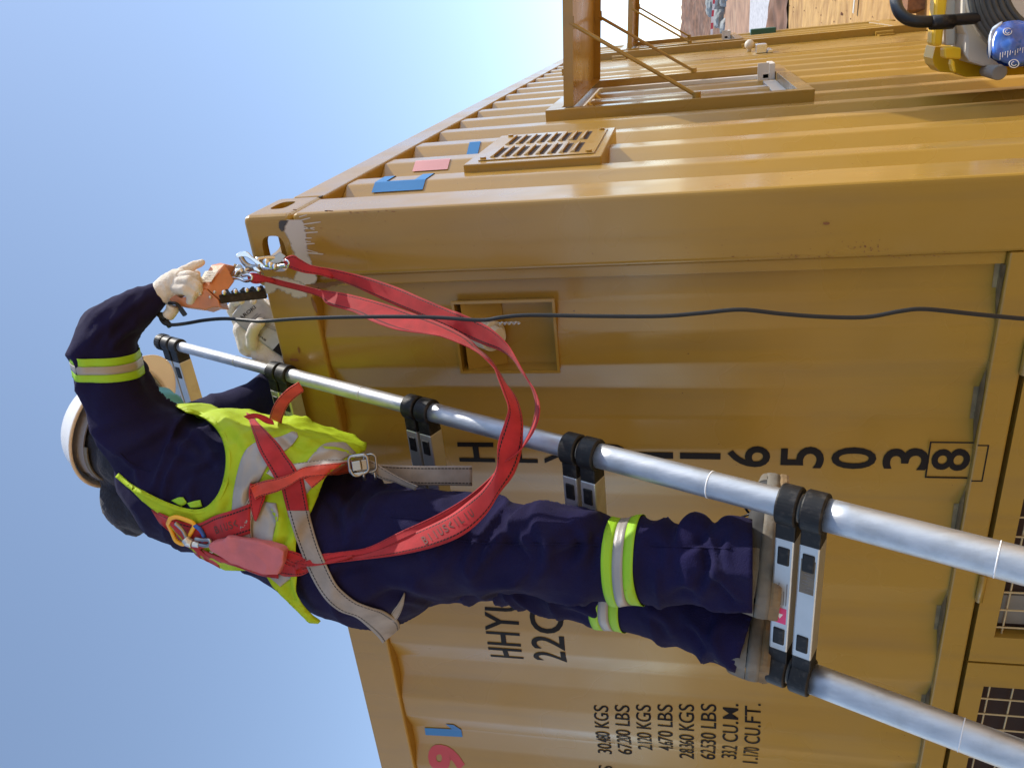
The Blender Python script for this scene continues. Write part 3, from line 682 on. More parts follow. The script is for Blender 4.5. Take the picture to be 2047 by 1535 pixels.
for f in bm.faces:
    if f.normal.y>0: f.normal_flip()
obj('scuff_marks',bm,RUST,ct)
# ---------------------------------------------------------------- ladder
LX=-.357; lad=empty('telescopic_ladder',(-.55,-.62,1.2),'telescopic aluminium ladder with black collars leaning on the container','ladder')
LP=Vector((0,-.012,2.60)); LD=Vector((0,-.412,-.911)).normalized()   # going down
def lp(x,s): return Vector((x,LP.y+LD.y*s,LP.z+LD.z*s))
def s_at(px,py):      # distance down the right-hand rail for a point seen on it
    d=ray(px,py); Pp=CP+d*((LX-CP.x)/d.x); return (Pp-Vector((LX,LP.y,LP.z))).dot(LD)
joints=[s_at(345,690),s_at(556,748),s_at(833,822),s_at(1165,900),s_at(1606,1015)]
sp=(joints[4]-joints[0])/4
joints.append(joints[4]+.395)
rad=[.0135,.0163,.0190,.0217,.0245,.0272]
XB=-.674; NRM=Vector((0,-LD.z*-1,0))
NRM=LD.cross(Vector((1,0,0))).normalized()
if NRM.y>0: NRM=-NRM      # faces the camera side
for k in range(6):
    s0=joints[k]; s1=joints[k+1] if k<5 else s0+(LP.z-.005)/-LD.z-s0
    for x in(LX,XB):
        bm=NB(); N_=10; tube(bm,[lp(x,s0+.03+(s1-s0-.03)*i/N_) for i in range(N_+1)],rad[k],n=40); obj('stile_tube',bm,ALU,lad,smooth=True)
        # faint stop ring and scored line
        bm=NB(); sm=s0+(s1-s0)*.62; tube(bm,[lp(x,sm),lp(x,sm+.0016)],rad[k]+.0006,n=40); obj('stop_ring',bm,WHITE if k>1 else ALUF,lad,smooth=True)
        for j,(a,b_) in enumerate(((-.034,-.003),(.002,.034))):
            rc=rad[k]+.0065; bm=NB()
            xs_=-1 if x==LX else 1
            ring=[lp(x,s0+a),lp(x,s0+a+.003),lp(x,s0+b_-.003),lp(x,s0+b_)]
            tube(bm,ring,[rc-.002,rc,rc,rc-.002],n=36)
            obox(bm,lp(x+xs_*rc*.55,s0+(a+b_)/2),lp(x+xs_*(rc+.022),s0+(a+b_)/2),.029,.034,side=LD)
            obj('collar',bm,BLK,lad,bevel=.0015)
    for j,(a,b_) in enumerate(((-.033,-.004),(.003,.033))):
        if k==0 and j==1: pass
        sc_=s0+(a+b_)/2
        A=lp(LX-rad[k]-.026,sc_); B=lp(XB+rad[k]+.026,sc_)
        bm=NB(); obox(bm,A,B,b_-a,.036,side=LD); r_=obj('rung',bm,ALUF,lad,bevel=.0025)
        bm=NB()
        bm.free()
        for P,q in((A,-1),(B,1)):
            bm=NB(); c=P+Vector((q*.030,0,0))+NRM*.0182; obox(bm,c-Vector((.016,0,0)),c+Vector((.016,0,0)),.018,.004,side=LD); obj('locking_button',bm,BLK,r_,bevel=.002)
        if j==0:
            c=B+Vector((.072,0,0))+NRM*.0183; bm=NB(); obox(bm,c-Vector((.015,0,0)),c+Vector((.015,0,0)),.019,.0006,side=LD); obj('warning_sticker',bm,PINK,r_)
            bm=NB(); c2=c+NRM*.0005; t3=[c2+Vector((.006,0,0))+LD*0,]
            e=Vector((1,0,0)); v=[bm.verts.new(c2+p) for p in(e*.004+LD*.005,e*.004-LD*.005,e*-.006)]; 
            bm.faces.new(v); obj('warning_sticker',bm,WHITE,r_)
            bm=NB(); 
            for q in range(5):
                c3=c+Vector((.022,0,0))+LD*(-.008+q*.004)+NRM*.0002; obox(bm,c3,c3+Vector((.03+.012*math.sin(q*2),0,0)),.0012,.0004,side=LD)
            obj('fine_print',bm,TEXTG,r_)
        elif k==4:
            c=B+Vector((.13,0,0))+NRM*.0183; bm=NB(); obox(bm,c,c+Vector((.062,0,0)),.021,.0006,side=LD); obj('worn_label',bm,SHOE,r_)
            bm=NB()
            for q in range(9):
                c3=c+Vector((.006+.006*q,0,0))+LD*(.004*math.sin(q*1.9))+NRM*.0004; obox(bm,c3-LD*.004,c3+LD*.005,.0014,.0004,side=Vector((1,0,0)))
            obj('worn_label',bm,TEXTG,r_)
# end caps at the top
for x in(LX,XB):
    bm=NB(); tube(bm,[lp(x,joints[0]-.062),lp(x,joints[0]-.059),lp(x,joints[0]-.036)],[rad[0]+.004,rad[0]+.0075,rad[0]+.0075],n=30)
    for i in range(24):
        t=2*math.pi*i/24; d=Vector((math.cos(t),0,0))+NRM*math.sin(t); obox(bm,lp(x,joints[0]-.058)+d*(rad[0]+.0078),lp(x,joints[0]-.038)+d*(rad[0]+.0078),.002,.0016,side=d)
    obj('end_cap',bm,BLK,lad)
# ---------------------------------------------------------------- the worker
def blob(bm,P,r,sx=1,dr=None):
    """sphere of radius r, depth radius dr along the viewing axis direction"""
    if dr is None: mt=Matrix.Translation(P)@Matrix.Diagonal((r,r,r,1))
    else:
        rot=Matrix((RX,UPV,FW)).transposed().to_4x4(); mt=Matrix.Translation(P)@rot@Matrix.Diagonal((r,r*sx,dr,1))
    bmesh.ops.create_icosphere(bm,subdivisions=3,radius=1,matrix=mt)
def chain(bm,L,st=.35,grow=0):
    """L: (px,py,rpx,D[,depth radius]) joints; overlapping blobs along it"""
    for a,b_ in zip(L,L[1:]):
        A,B=U(a[0],a[1],a[3]),U(b_[0],b_[1],b_[3]); ra,rb=a[2]*a[3]/FP+grow,b_[2]*b_[3]/FP+grow
        e_=len(a)>4 or len(b_)>4; da=(a[4] if len(a)>4 else a[2]*a[3]/FP)+grow if e_ else None; db=(b_[4] if len(b_)>4 else b_[2]*b_[3]/FP)+grow if e_ else None
        n=max(2,int((B-A).length/(min(ra,rb)*st))+1)
        for i in range(n+1):
            t=i/n; blob(bm,A.lerp(B,t),ra+(rb-ra)*t,1,None if da is None else da+(db-da)*t)
def remesh(name,bm,vox,smooth=4,fac=.5):
    me=applied(name,bm,[('REMESH',dict(mode='VOXEL',voxel_size=vox)),('SMOOTH',dict(iterations=smooth,factor=fac))])
    return me
NEAR_ARM=[(352,918,92,1.66),(308,885,80,1.63),(268,850,70,1.615),(240,800,62,1.595),(220,742,57,1.575),(207,690,56,1.56),(218,655,50,1.565),(250,632,45,1.58),(285,608,37,1.60),(312,590,27,1.62)]
FAR_ARM=[(420,860,70,1.90),(470,830,55,1.92),(515,800,42,1.93),(560,765,42,1.92),(578,735,38,1.91)]
TORSO=[(318,925,62,1.72,.10),(355,945,98,1.72,.16),(400,962,128,1.70,.175),(450,972,140,1.68,.17),(500,985,142,1.66,.165),(550,1005,140,1.64,.16),(600,1035,140,1.63,.16),(650,1068,140,1.61,.165),(700,1095,142,1.60,.172),(755,1105,140,1.59,.175),(800,1100,128,1.58,.165)]
NEAR_LEG=[(780,1090,112,1.52),(850,1085,112,1.49),(920,1087,105,1.46),(1000,1094,94,1.43),(1120,1104,88,1.39),(1200,1114,82,1.37),(1260,1118,79,1.35),(1340,1124,79,1.32),(1420,1130,76,1.29),(1475,1134,84,1.265),(1535,1130,92,1.24)]
FAR_LEG=[(790,1110,100,1.66),(900,1112,92,1.62),(1000,1118,84,1.57),(1120,1148,80,1.52),(1240,1188,72,1.46),(1340,1212,72,1.41),(1420,1242,74,1.37),(1475,1266,76,1.345),(1530,1282,78,1.325)]
bm=NB(); chain(bm,NEAR_ARM); chain(bm,FAR_ARM); chain(bm,TORSO,st=.2); chain(bm,NEAR_LEG); chain(bm,FAR_LEG)
# collar, hips and knee fullness
chain(bm,[(330,880,55,1.74),(320,850,48,1.76)])
chain(bm,[(722,980,34,1.56),(738,975,34,1.56)]); chain(bm,[(760,1190,62,1.55),(820,1165,55,1.52)])
chain(bm,[(1085,1065,58,1.36),(1160,1072,50,1.35)])
# turned-up fold above the cuff
chain(bm,[(1395,1075,42,1.28),(1400,1120,55,1.27)]); chain(bm,[(1462,1072,40,1.25),(1490,1090,56,1.25)])
cme=remesh('coverall',bm,.0058,5)
def bumps(me,amp,f):
    for v in me.vertices: pass
    me.update(); n=[v.normal.copy() for v in me.vertices]
    for v,nn in zip(me.vertices,n):
        v.co+=nn*f(v.co)*amp
def ridg(p,s): return (1-abs(noise.noise(p*s))*2.2)
def seg_t(P,a,b_):
    A,B=a,b_; ab=B-A; t=max(0,min(1,(P-A).dot(ab)/ab.length_squared)); return (P-(A+ab*t)).length
ELB=U(208,688,1.56); KNEE=U(1150,1104,1.38); ANK=U(1440,1135,1.28); ANK2=U(1440,1250,1.35); KNEE2=U(1130,1150,1.5); WR=U(290,605,1.6); GRO=U(800,1090,1.5); SHO=U(345,915,1.64)
def clothf(p):
    w_=Vector((noise.noise(p*5),noise.noise(p*5+Vector((9,0,0))),noise.noise(p*5+Vector((0,9,0)))))*.10
    q=p+w_
    k=0
    for c,r,a in((ELB,.13,1.3),(KNEE,.20,.7),(ANK,.14,.9),(ANK2,.14,.5),(KNEE2,.2,.4),(WR,.12,.9),(GRO,.26,.8),(SHO,.22,1.0)):
        d=(p-c).length/r; k+=a*math.exp(-d*d)
    k=.30+min(k,1.4)
    f1=ridg(Vector((q.x*6,q.y*6,q.z*13)),1.0); f1=max(0,f1)**2.4
    f2=ridg(Vector((q.x*16+4,q.y*16,q.z*30)),1.0); f2=max(0,f2)**2
    return k*(f1*.0105+f2*.0012)+.0005*noise.noise(p*60)-.003
bumps(cme,1,clothf)
import numpy as np
FOLDS=[((165,700),(205,655),(265,612),(300,590),9,.005),((215,700),(245,668),(275,650),None,9,.006),((200,690),(232,645),(262,632),None,8,.005),((185,860),(230,840),(300,830),None,11,.005),((220,905),(280,880),(340,850),None,12,.006),
((345,880),(380,905),(440,915),None,10,.005),((365,850),(405,880),(440,940),None,9,.006),((350,950),(395,930),(445,900),None,9,.004),
((650,975),(680,1000),(696,1040),(700,1090),11,.008),((735,968),(705,1005),(690,1030),None,9,.007),((765,985),(735,1015),(728,1050),None,9,.006),((650,1150),(690,1120),(760,1110),None,12,.005),
((880,1005),(905,1060),(900,1110),(870,1165),14,.006),((800,1040),(840,1070),(850,1120),None,13,.005),((960,1120),(1000,1080),(1040,1030),None,13,.006),((1015,1010),(1030,1060),(1080,1110),None,12,.005),
((1072,1050),(1092,1090),(1090,1130),(1060,1180),12,.007),((1150,1045),(1172,1075),(1168,1110),(1140,1135),11,.009),((1110,1095),(1150,1080),(1185,1060),None,9,.006),((1195,1060),(1204,1100),(1196,1150),None,9,.005),
((1300,1060),(1330,1090),(1335,1140),None,12,.005),((1330,1180),(1370,1165),(1410,1190),None,10,.006),((1405,1055),(1425,1085),(1430,1140),(1396,1200),11,.010),((1430,1140),(1450,1165),(1478,1195),None,9,.008),((1470,1060),(1452,1100),(1460,1140),None,10,.006),((1440,1060),(1400,1100),(1360,1120),None,10,.005),
((1120,1205),(1160,1215),(1200,1235),None,9,.006),((1290,1215),(1330,1240),(1350,1275),None,10,.006),((1370,1235),(1400,1260),(1430,1310),None,10,.007),((1440,1240),(1425,1270),(1445,1320),None,9,.006),
((720,1200),(780,1165),(850,1180),(900,1195),13,.008),((760,1235),(800,1200),(850,1205),None,9,.005),((940,1180),(1010,1170),(1090,1182),None,10,.005)]
def foldit(me,F):
    n=len(me.vertices); co=np.empty(n*3); me.vertices.foreach_get('co',co); co=co.reshape(-1,3); no=np.empty(n*3); me.vertex_normals.foreach_get('vector',no); no=no.reshape(-1,3)
    v=co-np.array(CP); d=v@np.array(FW); px=CX-FP*(v@np.array(UPV))/d; py=CY-FP*(v@np.array(RX))/d; disp=np.zeros(n)
    for a,b_,c,e,w_,A in F:
        P=[p for p in (a,b_,c,e) if p]; P=[(q.x,q.y) for q in cr([(*p,0) for p in P],4)]; L_=len(P)-1
        best=np.full(n,1e9); sg=np.zeros(n); tt=np.zeros(n)
        for i,(p,q) in enumerate(zip(P,P[1:])):
            dx,dy=q[0]-p[0],q[1]-p[1]; l2=dx*dx+dy*dy; t=np.clip(((px-p[0])*dx+(py-p[1])*dy)/l2,0,1); ex,ey=px-p[0]-dx*t,py-p[1]-dy*t; dd=np.hypot(ex,ey); k=dd<best
            best=np.where(k,dd,best); sg=np.where(k,np.sign(dx*ey-dy*ex),sg); tt=np.where(k,(i+t)/L_,tt)
        s_=best*sg; end=np.sin(np.clip(tt,0.02,.98)*np.pi)**.6
        disp+=A*end*(np.exp(-(s_/w_)**2)-.9*np.exp(-((s_-1.5*w_)/(w_*.8))**2))
    co+=no*disp[:,None]; me.vertices.foreach_set('co',co.ravel()); me.update()
foldit(cme,FOLDS)
bm=NB(); bm.from_mesh(cme); kl=[]
for v in bm.verts:
    x,y,d=PRJ(v.co)
    if x>1504-max(0,(y-1228))*.30: kl.append(v)
bmesh.ops.delete(bm,geom=kl,context='VERTS')
for v in bm.verts:
    if v.is_boundary:
        x,y,d=PRJ(v.co); v.co=U(1504-max(0,(y-1228))*.30,y,d)
bm.to_mesh(cme); bm.free()
person=empty('person',(-.47,-.45,1.52),'worker in navy coverall, yellow vest and white helmet standing on the ladder','person')
# ---- body under the clothes: one continuous figure with a head and face
bm=NB()
chain(bm,[(a,b_,r*.78,d) for a,b_,r,d in NEAR_ARM]); chain(bm,[(a,b_,r*.75,d) for a,b_,r,d in FAR_ARM])
chain(bm,[(a,b_,r*.86,d,e*.86) for a,b_,r,d,e in TORSO],st=.25); chain(bm,[(a,b_,r*.78,d) for a,b_,r,d in NEAR_LEG][:-3]+[(1430,1135,44,1.28),(1535,1172,28,1.235)]); chain(bm,[(a,b_,r*.76,d) for a,b_,r,d in FAR_LEG][:-3]+[(1400,1240,42,1.37),(1515,1280,28,1.34)])
chain(bm,[(400,940,62,1.74),(345,900,52,1.76),(310,880,50,1.77)])          # neck
FH=(RX*.88-UPV*.33+FW*.34).normalized()                                        # where the face looks
HC=U(254,862,1.78); HU=RX*.20+UPV*.88+FW*.43; HU=(HU-FH*HU.dot(FH)).normalized(); HR=FH.cross(HU).normalized()
def hp(f,r,u): return HC+FH*f+HR*r+HU*u
def hb(f,r,u,a,b_=None,c=None):
    b_=b_ or a; c=c or a
    mt=Matrix.Translation(hp(f,r,u))@Matrix((FH,HR,HU)).transposed().to_4x4()@Matrix.Diagonal((a,b_,c,1)); bmesh.ops.create_icosphere(bm,subdivisions=3,radius=1,matrix=mt)
hb(-.01,0,.015,.094,.076,.095); hb(.025,0,-.045,.065,.060,.072); hb(.05,0,-.088,.030,.030,.024); hb(.078,0,-.022,.016,.012,.022); hb(.092,0,-.035,.012,.013,.010)
for s_ in(-1,1):
    hb(.058,s_*.034,.006,.018,.022,.012); hb(.045,s_*.04,-.035,.026,.024,.024); hb(-.008,s_*.077,-.012,.014,.007,.028)
hb(.078,0,-.064,.010,.022,.005); hb(.076,0,-.074,.011,.019,.006)
bme=remesh('body',bm,.006,3)
body=link('body',bme,SKIN,person,smooth=True)
bm=NB()
for s_ in(-1,1): bmesh.ops.create_uvsphere(bm,u_segments=16,v_segments=10,radius=.0125,matrix=Matrix.Translation(hp(.066,s_*.032,.002)))
obj('eyes',bm,WHITE,person,smooth=True)
coverall=link('coverall',cme,NAVY,person,smooth=True)
md=coverall.modifiers.new('s','SOLIDIFY'); md.thickness=.002; md.offset=-1
# ---- vest: inflated torso trimmed at armhole, neck and hem
bm=NB()
VT=[(a,b_,r,d,e) for a,b_,r,d,e in TORSO[1:]]
chain(bm,VT[:8],st=.2,grow=.009)
chain(bm,[(370,905,88,1.665),(345,905,82,1.67)],grow=.014)
chain(bm,[(455,912,88,1.64,.14),(520,915,80,1.63,.15),(590,925,84,1.62,.16),(650,935,72,1.60,.15),(688,935,52,1.58,.13)],grow=.004)
chain(bm,[(330,965,70,1.70,.12),(300,960,40,1.72,.12)],grow=.010)
chain(bm,[(560,1100,72,1.62,.14),(600,1140,80,1.61,.15),(630,1165,82,1.61,.15)],grow=.005)
vme=remesh('hi_vis_vest',bm,.0058,5)
ARM=[(150,880),(236,946),(262,968),(290,984),(318,998),(345,1009),(372,1017),(395,1019),(412,1014),(426,1002),(438,985),(447,960),(452,930),(451,900),(443,873),(430,853),(412,838),(392,829),(370,823),(330,800),(150,700)]
HEM=[(735,700),(733,880),(722,905),(700,922),(665,940),(650,955),(641,975),(632,1000),(618,1030),(600,1055),(592,1085),(592,1115),(594,1150),(592,1180),(604,1205),(625,1228),(645,1247),(650,1300)]
NECKP=[(100,900),(238,948),(262,978),(285,1000),(305,1016),(325,1030),(345,1056),(375,1090),(410,1118),(450,1138),(500,1140),(529,1144),(546,1173),(576,1202),(617,1243),(646,1246),(650,1400),(100,1400)]
def inpoly(x,y,P):
    c=False; j=len(P)-1
    for i in range(len(P)):
        if (P[i][1]>y)!=(P[j][1]>y) and x<(P[j][0]-P[i][0])*(y-P[i][1])/(P[j][1]-P[i][1])+P[i][0]: c=not c
        j=i
    return c
def smo(P,n=5): 
    return [(p.x,p.y) for p in cr([(a,b_,0) for a,b_ in P],n)]
ARMS=ARM[:1]+smo(ARM[1:-2])+ARM[-2:]; HEMP=smo(HEM)+[(1500,1500),(1500,500)]
def dist_snap(x,y,P):
    best=None
    for a,b_ in zip(P,P[1:]):
        dx,dy=b_[0]-a[0],b_[1]-a[1]; t=max(0,min(1,((x-a[0])*dx+(y-a[1])*dy)/(dx*dx+dy*dy+1e-9))); q=(a[0]+dx*t,a[1]+dy*t); d=math.hypot(x-q[0],y-q[1])
        if best is None or d<best[0]: best=(d,q)
    return best
def tD(px):   # torso centre depth at this height
    for a,b_ in zip(TORSO,TORSO[1:]):
        if a[0]<=px<=b_[0]: return a[3]+(b_[3]-a[3])*(px-a[0])/(b_[0]-a[0])
    return TORSO[0][3] if px<TORSO[0][0] else TORSO[-1][3]
def vestf(p):
    w_=Vector((noise.noise(p*4),noise.noise(p*4+Vector((9,0,0))),noise.noise(p*4+Vector((0,9,0)))))*.12
    q=p+w_; f1=max(0,ridg(Vector((q.x*9,q.y*9,q.z*8)),1.0))**1.8; f2=max(0,ridg(Vector((q.x*20,q.y*20,q.z*16)),1.0))**2
    return f1*.0085+f2*.003-.003
bumps(vme,1,vestf)
foldit(vme,[((560,850),(600,880),(640,890),None,9,.008),((540,1005),(560,1040),(552,1085),None,8,.010),((585,1020),(590,1060),(575,1100),None,7,.010),((455,850),(480,870),(500,900),None,9,.006),((400,1035),(430,1020),(455,985),None,8,.005),((600,930),(640,905),(690,905),None,9,.007),((475,1015),(500,960),(530,930),None,10,.005),((600,1110),(590,1160),(610,1210),None,9,.007)])
bm=NB(); bm.from_mesh(vme); kill=[]
FARSH=U(400,900,1.92)
for v in bm.verts:
    x,y,d=PRJ(v.co)
    near=d<tD(x)+.0
    if (near and inpoly(x,y,ARMS)) or inpoly(x,y,HEMP) or inpoly(x,y,NECKP) or (not near and x<300) or (not near and (v.co-FARSH).length<.10) or x<232: kill.append(v)
bmesh.ops.delete(bm,geom=kill,context='VERTS')
# keep largest island
seen=set(); isl=[]
for v in bm.verts:
    if v in seen: continue
    st=[v]; seen.add(v); c=[]
    while st:
        a=st.pop(); c.append(a)
        for e in a.link_edges:
            b_=e.other_vert(a)
            if b_ not in seen: seen.add(b_); st.append(b_)
    isl.append(c)
isl.sort(key=len); 
for c in isl[:-1]: bmesh.ops.delete(bm,geom=c,context='VERTS')
for v in [v for v in bm.verts if v.is_boundary]:
    x,y,d=PRJ(v.co); near=d<tD(x)+.0
    c=[]
    if near: c.append(dist_snap(x,y,ARMS))
    c.append(dist_snap(x,y,HEMP[:-2])); c.append(dist_snap(x,y,NECKP[1:-2])); b_=min(c,key=lambda t:t[0])
    if b_[0]<9: v.co=U(b_[1][0],b_[1][1],d)
for _ in range(2):
    bmesh.ops.smooth_vert(bm,verts=[v for v in bm.verts if not v.is_boundary and any(e.other_vert(v).is_boundary for e in v.link_edges)],factor=.5,use_axis_x=True,use_axis_y=True,use_axis_z=True)
bm.to_mesh(vme); bm.free()
vest=link('hi_vis_vest',vme,VEST,person,smooth=True)
md=vest.modifiers.new('s','SOLIDIFY'); md.thickness=.0018; md.offset=1
# combined surface for laying straps and tapes
def bvh(*mes):
    V=[];F=[]
    for me in mes:
        o_=len(V); V+=[v.co.copy() for v in me.vertices]; F+=[[i+o_ for i in p.vertices] for p in me.polygons]
    return BVHTree.FromPolygons(V,F)
BVA=bvh(cme,vme); BVC=bvh(cme)
def dhit(bv,x,y,dflt=None):
    r=ray(x,y); h=bv.ray_cast(CP,r.normalized())
    if h[0] is None: return dflt
    return (h[0]-CP).dot(FW)
def resample(P,n):
    c=cr([(*p,0) for p in P],10); L=[0]
    for a,b_ in zip(c,c[1:]): L.append(L[-1]+(b_-a).length)
    out=[];j=0
    for i in range(n):
        t=L[-1]*i/(n-1)
        while j<len(L)-2 and L[j+1]<t: j+=1
        k=(t-L[j])/max(1e-9,L[j+1]-L[j]); out.append(c[j].lerp(c[j+1],k))
    return out
def strip(name,Lp,Rp,D,mt,parent,n=60,m=8,off=.006,th=.0016,bow=0,blur=3,tilt=0,lift=None):
    """webbing between two measured edges. D: a surface (BVH) to lie on, or depths along it; tilt pushes the right edge deeper"""
    Ls=[Vector((*p,0)) for p in Lp]; Rs=[Vector((*p,0)) for p in Rp]
    Lq=cr(Ls,12); Rq=cr(Rs,12); K=len(Lq)
    idx=[i*(K-1)/(n-1) for i in range(n)]
    def at(q,t): i=min(int(t),K-2); return q[i].lerp(q[i+1],t-i)
    g=[[None]*(m+1) for _ in range(n)]
    for i,t in enumerate(idx):
        a,b_=at(Lq,t),at(Rq,t)
        for j in range(m+1):
            p=a.lerp(b_,j/m); g[i][j]=[p.x,p.y,None]
    if isinstance(D,(list,tuple)):
        kk=len(D)-1
        tl=tilt if isinstance(tilt,(list,tuple)) else [tilt]*len(D)
        DC=cr([(d,t_,0) for d,t_ in zip(D,tl)],12)
        for i,t in enumerate(idx):
            q=DC[min(len(DC)-1,int(round(t/(K-1)*(len(DC)-1))))]; d,tt=q.x,q.y
            for j in range(m+1):
                g[i][j][2]=d+tt*(j/m-.5)+bow*(4*(j/m-.5)**2)
                h=dhit(BVA,g[i][j][0],g[i][j][1])
                if h is not None: g[i][j][2]=min(g[i][j][2],h-off)
        for _ in range(6):
            ng=[[c[2] for c in r_] for r_ in g]
            for i in range(1,n-1):
                for j in range(m+1): g[i][j][2]=min((ng[i-1][j]+ng[i][j]+ng[i+1][j])/3,ng[i][j]+.0004)
    else:
        for i in range(n):
            for j in range(m+1):
                g[i][j][2]=dhit(D,g[i][j][0],g[i][j][1])
        if all(c[2] is None for r_ in g for c in r_):
            for r_ in g:
                for c in r_: c[2]=tD(c[0])-.05
        # fill misses from neighbours
        for _ in range(400):
            miss=0
            for i in range(n):
                for j in range(m+1):
                    if g[i][j][2] is None:
                        nb=[g[a][b_][2] for a,b_ in((i-1,j),(i+1,j),(i,j-1),(i,j+1)) if 0<=a<n and 0<=b_<=m and g[a][b_][2] is not None]
                        if nb: g[i][j].append(max(nb)+.004)
                        miss+=1
            for r_ in g:
                for c in r_:
                    if len(c)>3: c[2]=c.pop()
            if not miss: break
        for _ in range(blur):
            ng=[[c[2] for c in r_] for r_ in g]
            for i in range(n):
                for j in range(m+1):
                    nb=[ng[a][b_] for a,b_ in((i-1,j),(i+1,j),(i,j-1),(i,j+1),(i,j)) if 0<=a<n and 0<=b_<=m]
                    g[i][j][2]=min(sum(nb)/len(nb),ng[i][j]+.001)
        for i in range(n):
            o_=off if not lift else off+lift*math.sin(math.pi*i/(n-1))
            for j in range(m+1): g[i][j][2]-=o_
    bm=NB(); uvl=bm.loops.layers.uv.new('UVMap')
    V=[[bm.verts.new(U(*g[i][j])) for j in range(m+1)] for i in range(n)]
    ln=[0]
    for i in range(n-1): ln.append(ln[-1]+(V[i+1][m//2].co-V[i][m//2].co).length)
    for i in range(n-1):
        for j in range(m):
            f=bm.faces.new((V[i][j],V[i+1][j],V[i+1][j+1],V[i][j+1]))
            for l,(a,b_) in zip(f.loops,((i,j),(i+1,j),(i+1,j+1),(i,j+1))): l[uvl].uv=(b_/m,ln[a])
    bm.normal_update()
    if sum((f.normal.dot(CP-f.calc_center_median())) for f in bm.faces)<0:
        for f in bm.faces: f.normal_flip()
    o=obj(name,bm,mt,parent,smooth=True)
    s_=o.modifiers.new('s','SOLIDIFY'); s_.thickness=th; s_.offset=-1
    return o
# ---- reflective tapes
def ringband(chain_,x0,x1,mt_,name,a0,a1,off=.0035,tiltpx=0):
    """tape round a limb between two heights of the limb axis (pixel x used as its measure)"""
    pass
def SD(x,y,d,off=.006):
    h=dhit(BVA,x,y); return d if h is None else min(d,h-off)
def CL(L,extra=.004):
    return [(p[0],p[1],p[2],SD(p[0],p[1],p[3],(p[4] if len(p)>4 else p[2]*p[3]/FP)+extra),*p[4:]) for p in L]
def limbring(C0,C1,axis_u,bv,mt,name,parent,rmax,rcl=.08,n=72,off=.003,th=.0012):
    """C0,C1 centres of the two tape edges; shoots outward to find the cloth"""
    ax=(C1-C0).normalized(); u=ax.orthogonal().normalized(); v=ax.cross(u)
    bm=NB(); uvl=bm.loops.layers.uv.new('UVMap'); rows=[]
    W=(C1-C0).length; M=9
    R_=[[0]*n for _ in range(M+1)]
    for k in range(M+1):
        c=C0.lerp(C1,k/M)
        for i in range(n):
            t=2*math.pi*i/n; d=u*math.cos(t)+v*math.sin(t)
            h=bv.ray_cast(c+d*rmax,-d); R_[k][i]=min(rcl,(h[0]-c).length) if h[0] is not None and (h[0]-c).dot(d)>0 else rcl*.85
    R_=[[max(R_[a][(i+q)%n] for q in(-1,0,1) for a in (k,)) for i in range(n)] for k in range(M+1)]
    for _ in range(3):
        R_=[[max(R_[k][i]*.985,(R_[k][i-1]+R_[k][i]*2+R_[k][(i+1)%n]+sum(R_[a][i] for a in(max(k-1,0),min(k+1,M))))/6) for i in range(n)] for k in range(M+1)]
    for k in range(M+1):
        c=C0.lerp(C1,k/M); rows.append([bm.verts.new(c+(u*math.cos(2*math.pi*i/n)+v*math.sin(2*math.pi*i/n))*(R_[k][i]+off)) for i in range(n)])
    bm.free(); M3=M//3
    for s0,(nm_,mt_) in enumerate((('hi_vis_tape',LIME),('reflective_tape',REFL),('hi_vis_tape',LIME))):
        bm=NB(); rows=[]
        for k in range(s0*M3,(s0+1)*M3+1):
            c=C0.lerp(C1,k/M); rows.append([bm.verts.new(c+(u*math.cos(2*math.pi*i/n)+v*math.sin(2*math.pi*i/n))*(R_[k][i]+off+(.0006 if s0==1 else 0))) for i in range(n)])
        for a_,b_ in zip(rows,rows[1:]):
            for i in range(n): bm.faces.new((a_[i],a_[(i+1)%n],b_[(i+1)%n],b_[i]))
        bmesh.ops.recalc_face_normals(bm,faces=bm.faces)
        o=obj(nm_,bm,mt_,parent,smooth=True); s_=o.modifiers.new('s','SOLIDIFY'); s_.thickness=th; s_.offset=1
def bands(P0,P1,bv,rmax,rcl=.08):
    """lime / grey / lime tape group between two axis points"""
    limbring(P0,P1,None,bv,LIME,'hi_vis_tape',coverall,rmax,rcl,off=.0018,th=.0007)
bands(U(1224,1115,1.365),U(1286,1119,1.345),BVC,.088,.083)
bands(U(1207,1178,1.475),U(1262,1192,1.45),BVC,.080,.073)
# arm band: measured across the sleeve at the elbow side
bands(U(214,704,1.562),U(218,750,1.575),BVC,.085,.064)
# vest tapes
def vt_(L,Rr,mt=REFL,n=60,off=.0045,nm='reflective_band',m=16): return strip(nm,L,Rr,BVA,mt,vest,n=n,m=m,off=off,th=.0008,blur=1)
vt_([(592,858),(560,872),(520,880),(497,893),(484,912),(474,945),(466,985),(463,1020)],[(596,872),(580,893),(552,912),(535,930),(522,955),(508,985),(498,1008),(492,1030)])
vt_([(690,883),(650,886),(625,908),(605,935),(585,960),(572,985)],[(712,905),(690,915),(665,932),(645,950),(625,972),(604,1000)])
vt_([(500,1000),(495,1030),(490,1065),(500,1100),(520,1135),(560,1172)],[(552,1005),(556,1030),(548,1062),(545,1090),(560,1118),(588,1150)])
